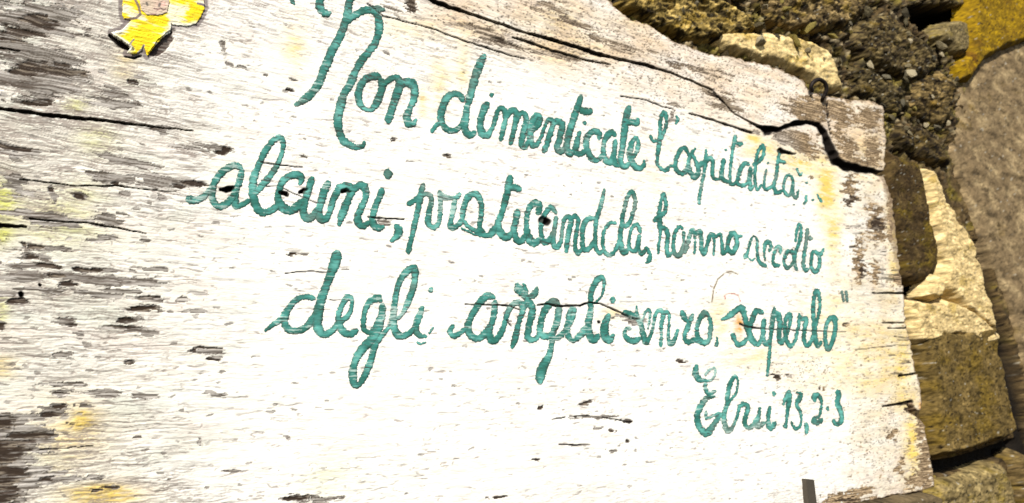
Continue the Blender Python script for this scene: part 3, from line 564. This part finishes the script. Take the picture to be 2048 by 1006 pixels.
word('teal word "senza"', [
 (7, [(1245,622,5),(1256,627,10),(1268,632,12),(1274,632,8)]), (7, [(1273,611,2),(1274,631,8),(1281,647,9),(1285,664,10),(1291,684,12),(1300,672,6),(1306,652,6),(1310,632,6),(1317,621,8),(1326,627,8),(1322,650,7),(1322,670,5),(1320,694,7)]),
 (8, [(1281,676,9),(1267,682,12),(1255,678,10),(1249,668,7),(1253,657,6),(1262,658,8)]), (4, [(1283,645),(1287,633),(1294,621,6),(1300,624,5),(1298,644,4),(1295,658,3)]),
 (6, [(1323,638),(1330,625,8),(1337,628,6),(1337,650,5),(1336,674,6),(1340,687,10),(1349,678,8),(1356,658,4)]),
 (9, [(1362,620,8),(1366,632,10),(1374,644,9)]), (8, [(1385,627,7),(1377,648,8),(1374,658,9),(1368,671,7),(1374,684,10),(1389,680,10),(1401,685,8)]),
 (8, [(1418,630,9),(1407,627,12),(1396,645,8),(1393,663,7),(1397,679,9),(1408,686,11),(1418,677,8),(1421,650,8),(1417,632,8)]), (4, [(1432,673,2),(1434,682,4),(1430,693,9)])], wd=8)
word('teal word "saperlo" with closing quotation marks', [
 (9, [(1441,640,4),(1456,633,9),(1470,622,11),(1482,617,12),(1489,634,9),(1495,658,10),(1503,679,11),(1514,688,9)]), (9, [(1496,675,8),(1479,690,10),(1468,679,8),(1464,666,12)]),
 (8, [(1527,626),(1512,622,10),(1504,639,9),(1498,663,8),(1504,682,8),(1515,689,8),(1525,671,7),(1527,640,8),(1525,671),(1531,689,8),(1539,679)]),
 (7, [(1549,613,4),(1545,638,9),(1540,679,6),(1537,715,6),(1534,753,5)]), (8, [(1545,633,9),(1556,628,10),(1559,650,9),(1557,675,9),(1561,686,8),(1569,675,6),(1579,650,6),(1579,629,8),(1571,639,7),(1569,663,7),(1573,682,8),(1581,692,8),(1590,679,6),(1597,648,6),(1597,626,4)]),
 (7, [(1597,630),(1602,638,8),(1611,638,8),(1609,655,8),(1607,679,8),(1613,692,8),(1623,679,7),(1629,655,6),(1637,626,6),(1639,600,6),(1633,581,8),(1626,604,7),(1627,640,8),(1629,671,8),(1635,691,8),(1643,682,7)]),
 (7, [(1663,632,9),(1653,647,7),(1649,675,7),(1656,699,8),(1665,679,8),(1670,650,8),(1665,634,8),(1675,640,7)]), (5, [(1682,581,6),(1687,604,3)]), (6, [(1691,581,6),(1694,604,5)])], fade=-0.12)
word('teal word "Ebrei"', [
 (9, [(1393,729,8),(1390,745,11),(1398,759,10),(1410,761,5),(1422,760,4),(1429,749,4),(1429,737,4),(1418,740,4),(1409,751,4)]), (6, [(1410,763),(1411,777,7),(1416,787,7),(1432,782,5)]),
 (10, [(1430,792,5),(1415,795,9),(1402,811,11),(1395,828,11),(1396,848,11),(1404,861,12),(1412,867,13),(1422,858,12),(1432,842,9),(1444,827,9)]), (5, [(1412,821),(1413,836),(1427,831),(1441,825)], 0.25),
 (5, [(1446,828),(1458,804,5),(1471,786,4),(1475,760,4),(1468,754,7),(1460,767,8),(1455,788,8),(1453,808,6),(1448,828,9),(1449,848,9),(1455,862,10),(1465,853,6),(1473,835,5),(1478,815,6),(1487,808,9),(1495,815,8),(1491,831,8),(1489,848,8),(1498,856,8),(1507,846,9)], 0.12),
 (7, [(1519,814,4),(1516,832,8),(1510,849,10),(1519,851,10),(1529,844,8)]), (7, [(1540,812,6),(1536,831,7),(1536,848,9),(1542,855,10),(1551,843,6)])], [(1547,787,3.5,7)], fade=0.0)
word('teal numerals "13,2-3"', [
 (8, [(1565,810,4),(1572,795,8),(1577,784,8),(1578,795,10),(1577,808,9),(1574,827,5),(1572,843,5),(1569,856,10)]),
 (5, [(1591,784,4),(1602,788,5),(1598,797,9),(1592,810,6),(1599,820,6),(1602,837,5),(1598,853,5),(1590,857,7),(1584,850,4),(1582,841,3)]), (8, [(1610,845,7),(1613,855,8),(1611,868,6)]),
 (7, [(1629,804,6),(1628,793,11),(1636,790,8),(1642,804,5),(1641,820,5),(1636,834,5),(1624,838,7)]), (9, [(1622,839,9),(1634,845,11),(1645,837,6)]), (6, [(1654,812,5),(1655,822,6)]),
 (9, [(1670,782,11),(1677,788,10),(1674,806,9),(1680,820,10),(1683,834,8),(1679,846,9),(1670,847,8),(1665,838,5)])], fade=-0.1)

# ================================================================== relief patches (flower, stones, mortar)
def patch(name, poly, step, Y, hfun, cfun, m, parent, drop, soft, jag=2.0, jf=10., seed=0, lead=0.0):
    P = np.array(poly, float); x0, y0 = P.min(0) - 5; x1, y1 = P.max(0) + 5
    X, Yp = np.meshgrid(np.arange(x0, x1, step), np.arange(y0, y1, step))
    d = sdf(X, Yp, poly) + jag * fb(X / jf, Yp / jf, 201 + seed, 3)
    bx, bz = at(X, Yp, Y - lead)
    hh = hfun(X, Yp, d, bx, bz); c = cfun(X, Yp, d, bx, bz)
    hh = hh - drop * (1 - sm(-soft, soft * 0.2, d))
    kp = d > -soft * 1.1
    s = kp.copy(); s[:-1, :-1] = kp[:-1, :-1] & kp[1:, :-1] & kp[:-1, 1:] & kp[1:, 1:]; s[-1] = False; s[:, -1] = False
    # the front is displaced; positions keep their place on the plane
    cc = np.stack([bx, Y - hh, bz], -1)
    return grid_part(name, s, cc, m, parent, c)

# flower
def fl_h(X, Y, d, bx, bz):
    hb = hsamp(X, Y)
    lift = 0.004 * (1 - sm(2, 9, d)) * (sm(60, 75, Y) * (1 - sm(262, 275, X))) + 0.0025 * (1 - sm(1, 7, d)) * sm(288, 300, X) * sm(60, 70, Y)
    return hb + 0.0015 + lift + 0.0003 * fb(bx * 60, bz * 300, 11, 2)
def fl_c(X, Y, d, bx, bz):
    t = fb(bx * 30, bz * 60, 12, 3); g = fb(bx * 30, bz * 300, 13, 3)
    c = np.ones(X.shape + (3,)) * np.array([0.78, 0.60, 0.012])
    c = mixc(c, (0.62, 0.42, 0.01), sm(0.1, 0.6, g))
    c = mixc(c, (0.72, 0.68, 0.52), np.clip(sm(0.0, 0.4, t + 0.35 * g), 0, 1) * 0.9)
    c = mixc(c, (0.45, 0.33, 0.03), sm(0.25, 0.5, -g) * 0.6)
    c = mixc(c, (0.74, 0.74, 0.62), (1 - sm(2, 9, d + 5 * t)) * sm(38, 50, Y) * np.maximum(1 - sm(252, 268, X), sm(318, 330, X)) * 0.9)
    for pts, w_, cc in [([(268,-10),(270,2),(277,15),(280,30),(272,37),(258,40),(250,40)],4.5,(0.16,0.11,0.11)), ([(287,92),(283,100),(276,106)],4,(0.25,0.23,0.24)), ([(258,92),(263,84),(267,80)],3,(0.2,0.17,0.2)),
                        ([(395,8),(404,10),(410,12)],4,(0.12,0.09,0.14)), ([(342,48),(344,54)],3,(0.1,0.08,0.07))]:
        D, T = seg_dist(X, Y, pts); c = mixc(c, cc, (1 - sm(w_ * .4, w_ * .75, D)) * 0.9)
    return c
yf = patch('painted_figure', FLOW, 1.0, 0.0, fl_h, fl_c, M_YEL, sign, 0.0015, 1.2, 1.2, 8, 1)
tag(yf, 'yellow painted figure with a small pale face, flaking at its lower edge')
def fc_h(X, Y, d, bx, bz): return hsamp(X, Y) + 0.0026 + 0.0003 * fb(bx * 60, bz * 300, 11, 2)
def fc_c(X, Y, d, bx, bz):
    c = np.ones(X.shape + (3,)) * np.array([0.50, 0.40, 0.30]); t = fb(bx * 50, bz * 90, 14, 3)
    c = mixc(c, (0.62, 0.38, 0.32), sm(0.0, 0.5, t) * sm(300, 330, X) * 0.8)
    for pts, w_, cc in [([(292,8),(294,12)],4,(0.1,0.09,0.08)), ([(319,9),(317,14)],4.4,(0.1,0.09,0.08)), ([(307,19),(315,21),(320,18),(326,22),(330,20)],2.6,(0.2,0.12,0.11)), ([(300,30),(312,31)],1.6,(0.4,0.2,0.2))]:
        D, T = seg_dist(X, Y, pts); c = mixc(c, cc, (1 - sm(w_ * .35, w_ * .8, D)) * 0.85)
    return c
fp = patch('face', [(283,-30),(278,0),(283,22),(293,31),(316,32),(333,27),(337,8),(336,-12),(322,-34)], 1.0, 0.0, fc_h, fc_c, M_YEL, yf, 0.0012, 1.0, 0.8, 8, 2)
fp.location = (0, 0, 0)
fp.matrix_parent_inverse = Matrix.Identity(4)

# ================================================================== THE WALL
YW = 0.085
wall = empty('stone_wall', (1.6, YW, 1.6))
tag(wall, 'old rubble stone wall with moss and pale mortar behind the board', 'wall')
def stone_col(base, alt, moss, mamt, dk_=0.5, fs=1.0, seed=0, tex=1.0, mott=0.0):
    base = np.array(base); alt = np.array(alt); moss = np.array(moss)
    def f(X, Y, d, bx, bz):
        bx = bx * 0.55; t1 = fb(bx * 28 * fs, bz * 28 * fs, 301 + seed, 5, 0.62); t2 = fb(bx * 60 * fs, bz * 60 * fs, 311 + seed, 4, 0.6); t3 = fb(bx * 14 * fs, bz * 14 * fs, 321 + seed, 4)
        c = np.ones(X.shape + (3,)) * base * 0.62
        c = mixc(c, alt * 0.68, sm(-0.1, 0.65, t1))
        c = mixc(c, moss * 0.6, np.clip(sm(0.15 - mamt, 0.75 - mamt, t3 + 0.5 * t2), 0, 1))
        c = mixc(c, base * (1 - dk_) * 0.35, sm(0.12, 0.55, t2 - 0.3 * t1) * 0.85)
        t4 = fb(bx * 260 * fs, bz * 150 * fs, 335 + seed, 4, 0.7); t5 = fb(bx * 90 * fs, bz * 60 * fs, 337 + seed, 4, 0.65)
        c = c * (1 + 0.75 * np.clip(t4, -1, 1) * tex + 0.6 * np.clip(t5, -1, 1) * tex)[..., None]
        c = mixc(c, base * 0.08, sm(0.34, 0.55, t5 - 0.4 * t4) * tex)
        if mott:
            mo = fb(bx * 34 * fs, bz * 36 * fs, 345 + seed, 4, 0.6); mo2 = fb(bx * 36 * fs + 7, bz * 34 * fs, 347 + seed, 4, 0.6)
            c = mixc(c, alt * 1.15, sm(0.16, 0.45, mo) * 0.7 * mott); c = mixc(c, (0.008, 0.006, 0.004), sm(0.02, 0.30, mo2) * 0.92 * mott); c = c * (1 - 0.25 * mott)
        c = c * np.array([1.12, 0.94, 0.62])
        c = mixc(c, (0.42, 0.40, 0.33), sm(0.62, 0.8, fb(bx * 110 * fs, bz * 110 * fs, 331 + seed, 3)) * 0.6)
        return c
    return f
def stone_h(th, rough, round_, fs=1.0, seed=0, tilt=(0, 0)):
    def f(X, Y, d, bx, bz):
        return th * sm(-2, round_, d) ** 0.7 + rough * fb(bx * 8 * fs, bz * 16 * fs, 341 + seed, 6, 0.58) + rough * 0.35 * fb(bx * 50 * fs, bz * 80 * fs, 351 + seed, 4, 0.6) + tilt[0] * (bx - bx.mean()) + tilt[1] * (bz - bz.mean())
    return f
# mortar bed behind everything (goes behind the board too)
wxs = axis(900, 1180, 2056, 2500, 3.0, 1.2); wys = axis(-330, -10, 1012, 1330, 3.0, 1.2)
WX, WY = np.meshgrid(wxs, wys); wbx, wbz = at(WX, WY, YW)
rub = (1 - sm(250, 420, WY + 0.1 * (WX - 1700))) * (1 - sm(1900, 1960, WX))
c1, r1, e1 = vor(wbx * 34 + 0.5 * fb(wbx * 40, wbz * 40, 5, 3), wbz * 34 + 0.5 * fb(wbx * 40, wbz * 40, 6, 3), 351)
c2_, r2, e2_ = vor(wbx * 80 + 0.4 * fb(wbx * 90, wbz * 90, 5, 2), wbz * 80, 361)
wh = -0.006 + 0.010 * fb(wbx * 9, wbz * 9, 371, 5, 0.6) + rub * (0.016 * sm(0, 0.35, e1) * c1 + 0.007 * sm(0, 0.35, e2_) * c2_) + 0.003 * fb(wbx * 60, wbz * 60, 373, 4)
HOLE = [((1815,12),(1840,8),(1900,9),(1932,12),(1934,38),(1905,44),(1885,50),(1868,62),(1858,72),(1850,62),(1828,46)), ((1806,560),(1838,572),(1858,556),(1866,566),(1848,586),(1872,600),(1868,606),(1830,596),(1812,588))]
for P in HOLE:
    dd = sdf(WX, WY, P) + 2 * fb(WX / 8, WY / 8, 9, 2); wh -= 0.16 * sm(-2, 5, dd)
wc = stone_col((0.115, 0.088, 0.055), (0.22, 0.18, 0.115), (0.26, 0.23, 0.055), 0.0, seed=3)(WX, WY, 0, wbx, wbz)
mo = fb(wbx * 50, wbz * 50, 345, 4, 0.6); mo2 = fb(wbx * 50 + 7, wbz * 46, 347, 4, 0.6)
wc = mixc(wc, (0.36, 0.29, 0.17), sm(0.14, 0.42, mo) * 0.7 * rub)
ylw = sm(0.0, 0.5, fb(wbx * 16, wbz * 16, 381, 4) + 0.55 * (1 - sm(1250, 1650, WX)))
wc = mixc(wc, (0.20, 0.16, 0.03), ylw * 0.7 * rub)
wc = mixc(wc, (0.36, 0.30, 0.18), sm(0.25, 0.6, fb(wbx * 34, wbz * 34, 383, 4)) * 0.7 * rub)
wc = mixc(wc, (0.02, 0.014, 0.009), np.clip((1 - sm(0.03, 0.20, e1)) * rub * 0.75, 0, 1))
wc = mixc(wc, (0.03, 0.022, 0.012), sm(0.2, 0.55, fb(wbx * 24, wbz * 24, 385, 4)) * 0.8)
for P in HOLE: wc = mixc(wc, (0.006, 0.005, 0.004), sm(-3, 1, sdf(WX, WY, P) + 2 * fb(WX / 8, WY / 8, 9, 2)))  # shade inside the holes painted near-black into the colour
for pts, wd_ in [([(1958,500),(1975,580),(1992,640),(2014,690),(2032,780),(2050,850),(2074,920)],26), ([(1862,938),(1900,932),(1950,920),(1990,906),(2048,888)],19), ([(1850,560),(1800,575)],12), ([(2020,905),(2032,960),(2055,1020)],9)]:
    D, T = seg_dist(WX, WY + 2 * fb(WX / 12, WY / 12, 4, 2), pts); g_ = 1 - sm(wd_ * .5, wd_ * .9, D)
    wc = mixc(wc, (0.008, 0.006, 0.004), g_); wh -= 0.035 * g_  # crevices between stones: their shade painted near-black as well as recessed
gap = sm(0.18, 0.42, fb(wbx * 20, wbz * 20, 391, 4, 0.6)) * (0.25 + 0.75 * rub)
wc = mixc(wc, (0.012, 0.009, 0.006), gap * 0.9); wh -= 0.020 * gap
wc = mixc(wc, (0.008, 0.006, 0.004), sm(0.02, 0.28, mo2) * 0.92 * rub); wh += 0.004 * mo * rub - 0.006 * sm(0.1, 0.4, mo2) * rub
wco = np.stack([wbx, YW - wh, wbz], -1); wsel = np.ones(WX.shape, bool); wsel[-1] = False; wsel[:, -1] = False
tag(grid_part('mortar', wsel, wco, M_STONE, wall, wc), 'crumbling mossy mortar and rubble')

def stone(poly, base, alt, moss, mamt, th=0.02, rough=0.006, rnd=14, step=2.2, fs=1.0, seed=0, Y=YW, jag=3.0, label=None, name='stone', tilt=(0, 0), dk_=0.5, drop=0.03, soft=7.0, tex=1.0, mott=0.0):
    o = patch(name, poly, step, Y, stone_h(th, rough, rnd, fs, seed, tilt), stone_col(base, alt, moss, mamt, dk_, fs, seed, tex, mott), M_STONE, wall, drop, soft, jag, 24, seed, 0.45 * th)
    if label: tag(o, label)
    return o
MOSS = (0.20, 0.155, 0.04)
stone([(1925,165),(1960,120),(2010,95),(2100,70),(2300,40),(2360,1100),(2140,1000),(2100,900),(2074,820),(2054,740),(2037,660),(2016,590),(1984,520),(1950,440),(1925,360),(1905,300),(1912,240)],
      (0.25,0.21,0.165),(0.44,0.39,0.31),(0.24,0.19,0.09),-0.15, 0.006,0.006,30, 2.6,0.7,11,label='big smooth grey-brown block', tilt=(0.0,0),dk_=0.3, tex=0.55)
stone([(1858,640),(1900,662),(1960,652),(1986,650),(1996,700),(2008,760),(2021,820),(2032,862),(2014,878),(1975,890),(1930,904),(1886,916),(1868,912),(1860,860),(1850,790),(1838,720),(1830,668)],
      (0.15,0.12,0.055),(0.24,0.195,0.10),MOSS,0.22, 0.036,0.007,14, 2.0,1.0,12,label='mossy green-brown block')
stone([(1868,962),(1930,948),(1990,926),(2008,930),(2022,960),(2040,1020),(2050,1090),(1860,1090),(1858,990)],(0.24,0.21,0.13),(0.42,0.38,0.25),(0.34,0.29,0.09),0.1,0.03,0.008,18,2.2,1.2,13,label='pale yellowish stone at the bottom')
stone([(2022,912),(2040,900),(2090,960),(2160,1090),(2062,1090),(2040,990)],(0.15,0.12,0.07),(0.25,0.21,0.12),MOSS,0.1,0.03,0.006,12,2.4,1.0,14)
stone([(1778,300),(1810,318),(1838,325),(1850,352),(1856,400),(1862,440),(1880,500),(1872,545),(1848,562),(1826,566),(1808,556),(1802,500),(1780,440),(1770,360)],
      (0.065,0.048,0.026),(0.12,0.095,0.05),(0.15,0.12,0.025),0.05,0.016,0.006,12,2.2,1.3,15,label='dark stone beside the board edge, edge shadow painted in')  # dark brown stone, colour taken darker for the shadow behind the board edge
stone([(1946,-60),(2100,-60),(2120,60),(2048,82),(2010,98),(1975,116),(1955,138),(1940,164),(1918,160),(1912,130),(1936,100),(1936,40),(1938,0)],(0.28,0.20,0.003),(0.42,0.31,0.006),(0.16,0.085,0.003),0.0,0.030,0.004,12,2.2,0.9,16,label='bright ochre-yellow stone in the top corner', dk_=0.1)
stone([(1866,74),(1874,58),(1890,46),(1912,40),(1934,44),(1936,76),(1934,100),(1926,112),(1908,108),(1896,96),(1880,88)],(0.20,0.18,0.12),(0.36,0.33,0.22),(0.3,0.26,0.08),0.0,0.030,0.005,10,1.8,1.6,17,label='small rounded grey stone')
stone([(1420,66),(1470,58),(1530,64),(1580,72),(1630,82),(1658,100),(1672,130),(1682,165),(1686,186),(1650,184),(1628,168),(1600,150),(1560,134),(1500,118),(1450,100)],
      (0.80,0.72,0.50),(1.15,1.08,0.82),(0.75,0.62,0.25),0.05,0.022,0.008,14,2.0,1.2,18,label='pale cream stone above the board', tex=0.5)
stone([(1236,4),(1290,-30),(1380,-30),(1440,0),(1500,30),(1520,62),(1450,78),(1400,84),(1350,70),(1290,44)],(0.36,0.30,0.13),(0.70,0.60,0.30),(0.55,0.43,0.12),0.1,0.024,0.015,12,2.0,1.6,19,label='yellow-green lichened stone above the board', mott=1.0)
stone([(1520,-30),(1600,-30),(1700,-20),(1735,20),(1700,52),(1640,62),(1580,58),(1530,40)],(0.22,0.18,0.11),(0.52,0.44,0.28),(0.42,0.34,0.10),0.1,0.022,0.015,12,2.0,1.6,20, mott=1.0)
stone([(1716,40),(1780,30),(1822,60),(1856,90),(1880,130),(1850,160),(1790,150),(1730,120),(1700,90)],(0.13,0.11,0.07),(0.27,0.24,0.15),MOSS,0.0,0.022,0.015,12,2.0,1.8,21, mott=1.0)
stone([(1700,128),(1760,145),(1800,170),(1820,210),(1790,240),(1740,200),(1702,188)],(0.10,0.09,0.055),(0.20,0.175,0.11),MOSS,0.0,0.018,0.014,12,2.0,1.8,22, mott=1.0)
stone([(1830,166),(1880,140),(1910,170),(1904,230),(1880,260),(1846,240),(1816,214)],(0.17,0.14,0.08),(0.34,0.28,0.16),(0.3,0.22,0.06),0.0,0.022,0.014,12,2.0,1.7,23, mott=1.0)
stone([(1790,250),(1840,252),(1884,280),(1902,330),(1880,336),(1846,318),(1800,300),(1782,280)],(0.09,0.075,0.045),(0.17,0.14,0.08),MOSS,0.0,0.016,0.014,12,2.0,1.6,24, mott=1.0)
stone([(1700,1016),(1730,1003),(1790,992),(1850,984),(1870,992),(1880,1090),(1690,1090)],(0.15,0.13,0.10),(0.19,0.165,0.13),(0.17,0.15,0.1),-0.3,0.045,0.002,10,2.4,1.0,25,label='flat grey stone under the board', Y=0.012, tex=0.3)
# smeared pointing mortar
PAL = ((0.72,0.64,0.45),(1.05,0.98,0.75),(0.66,0.56,0.27))
for k, P in enumerate([[(1842,336),(1862,340),(1876,372),(1886,404),(1900,420),(1912,446),(1934,470),(1946,510),(1960,556),(1972,600),(1984,640),(1988,668),(1960,650),(1924,620),(1896,590),(1876,570),(1884,530),(1868,480),(1858,430),(1852,385)],
                      [(1808,596),(1836,602),(1862,608),(1886,596),(1920,612),(1960,640),(1990,664),(1992,682),(1966,690),(1930,676),(1896,672),(1860,684),(1834,692),(1820,670)],
                      [(1862,546),(1872,552),(1884,572),(1880,596),(1866,602),(1842,592),(1852,572)]]):
    stone(P, *PAL, 0.0, 0.036, 0.006, 9, 1.6, 1.7, 40 + k, jag=3.5, label=['long smear of pale mortar', None, None][k], name='mortar_smear', dk_=0.3, drop=0.022, soft=4.0, tex=0.45)
# loose small stones and crumbs bedded in the rubble
rng = random.Random(7)
blobs = []
for k in range(5):
    bm = bmesh.new(); bmesh.ops.create_icosphere(bm, subdivisions=2, radius=1)
    for v_ in bm.verts:
        p = v_.co; a = 0.5 * math.sin(2.3 * p.x + k) + 0.4 * math.sin(3.1 * p.y + 2 * k) + 0.4 * math.sin(3.7 * p.z + 3 * k) + rng.uniform(-.22, .22)
        v_.co = p * (1 + 0.45 * a)
    for ax_ in range(5):
        nn = Vector((rng.uniform(-1, 1), rng.uniform(-1, 1), rng.uniform(-1, 1))).normalized(); dd_ = rng.uniform(0.45, 0.75)
        for v_ in bm.verts:
            q_ = v_.co.dot(nn)
            if q_ > dd_: v_.co -= nn * (q_ - dd_)
    for f_ in bm.faces: f_.smooth = False
    me = bpy.data.meshes.new('small_stone'); bm.to_mesh(me); bm.free(); blobs.append(me)
PC = [(0.17,0.14,0.08),(0.09,0.075,0.042),(0.20,0.16,0.045),(0.12,0.105,0.07),(0.32,0.27,0.17),(0.05,0.042,0.026)]
PM = [mat('small_stone_%d' % i, 0.95, 0.8, (300, 300, 300), 0.45, 0.002, spec=0.1, base=c) for i, c in enumerate(PC)]
for i, me in enumerate(blobs): me.materials.append(PM[i])
meshes = []
for me in blobs:
    for m_ in PM:
        q = me.copy(); q.materials.clear(); q.materials.append(m_); meshes.append(q)
RUB = [(1240,0),(1420,90),(1700,196),(1780,240),(1840,330),(1905,310),(1920,180),(1930,110),(1820,60),(1800,-20),(1240,-20)]
cnt = 0
while cnt < 90:
    x = rng.uniform(1240, 1930); y = rng.uniform(-20, 340)
    if not inside(np.array([x]), np.array([y]), RUB)[0]: continue
    bx, bz = at(x, y, YW - 0.012); r = rng.uniform(0.004, 0.012) * (1 + 0.7 * (rng.random() < 0.15))
    o = bpy.data.objects.new('pebble', rng.choice(meshes)); COL.objects.link(o); o.parent = wall
    o.location = Vector((float(bx), YW - rng.uniform(0.010, 0.026), float(bz))) - wall.location
    o.rotation_euler = [rng.uniform(0, 6.28) for _ in range(3)]; o.scale = (r * rng.uniform(.8, 1.5), r * rng.uniform(.6, 1), r * rng.uniform(.7, 1.1)); cnt += 1

# ================================================================== iron hook and strip
def tube(name, pts, rad, m, parent=None):
    P = np.array(pts, float); k = 10; C = spline([(p[0], p[1], p[2]) for p in P], 0.0012) if False else P
    # smooth resample
    Q = np.vstack([2 * P[0] - P[1], P, 2 * P[-1] - P[-2]]); out = []
    for i in range(1, len(Q) - 2):
        t = np.linspace(0, 1, 6, endpoint=False)[:, None]; a, b, c, d = Q[i - 1], Q[i], Q[i + 1], Q[i + 2]
        out.append(0.5 * ((2 * b) + (c - a) * t + (2 * a - 5 * b + 4 * c - d) * t * t + (3 * b - a - 3 * c + d) * t ** 3))
    C = np.vstack(out + [Q[-2][None]]); T = np.gradient(C, axis=0); T /= np.linalg.norm(T, axis=1)[:, None]
    co_ = []; up = np.array([0.31, 0.2, 0.93])
    for i in range(len(C)):
        a = np.cross(T[i], up); a /= np.linalg.norm(a); b = np.cross(T[i], a)
        r = rad * (1 if i not in (0, len(C) - 1) else 0.7)
        for j in range(k): co_.append(C[i] + r * (math.cos(6.2832 * j / k) * a + math.sin(6.2832 * j / k) * b))
    q = [[i * k + j, i * k + (j + 1) % k, (i + 1) * k + (j + 1) % k, (i + 1) * k + j] for i in range(len(C) - 1) for j in range(k)]
    o = link_mesh(name, co_, q, m, parent)
    bm = bmesh.new(); bm.from_mesh(o.data); bmesh.ops.holes_fill(bm, edges=[e for e in bm.edges if e.is_boundary]); bmesh.ops.recalc_face_normals(bm, faces=bm.faces); bm.to_mesh(o.data); bm.free()
    return o
def pt(x, y, Y):
    a, b = at(x, y, Y); return (float(a), Y, float(b))
hook = tube('iron_hook', [pt(1625,184,-0.008), pt(1622,174,-0.012), pt(1627,164,-0.016), pt(1638,159,-0.020), pt(1649,165,-0.022), pt(1653,176,-0.020), pt(1650,188,-0.014), pt(1645,198,-0.006), pt(1643,203,0.012)], 0.0046, M_IRON)
tag(hook, 'dark rusty bent iron hook stuck in the upper right of the board', 'hook')
# flat metal strip standing proud at the foot of the board
def boxy(name, x0, x1, y0, y1, yb, yf_, m, lean=9):
    bm = bmesh.new(); V = []
    for Y in (yb, yf_):
        for (x, y) in ((x0, y0), (x1, y0 + 2), (x1 + lean, y1), (x0 + lean, y1)):
            a, _ = at(x, y, 0); _, b = at(x, y, 0); V.append(bm.verts.new((float(a), Y, float(b))))
    for f_ in ((0, 1, 2, 3), (7, 6, 5, 4), (0, 4, 5, 1), (1, 5, 6, 2), (2, 6, 7, 3), (3, 7, 4, 0)): bm.faces.new([V[i] for i in f_])
    bmesh.ops.recalc_face_normals(bm, faces=bm.faces)
    bmesh.ops.bevel(bm, geom=bm.edges[:], offset=0.0006, segments=2, affect='EDGES')
    me = bpy.data.meshes.new(name); bm.to_mesh(me); bm.free(); me.materials.append(m)
    o = bpy.data.objects.new(name, me); COL.objects.link(o); return o
st = boxy('metal_strip', 1602, 1618, 957, 1150, 0.004, -0.012, M_STEEL, 22)
tag(st, 'narrow upright grey metal strip in front of the lower edge of the board', 'metal strip')
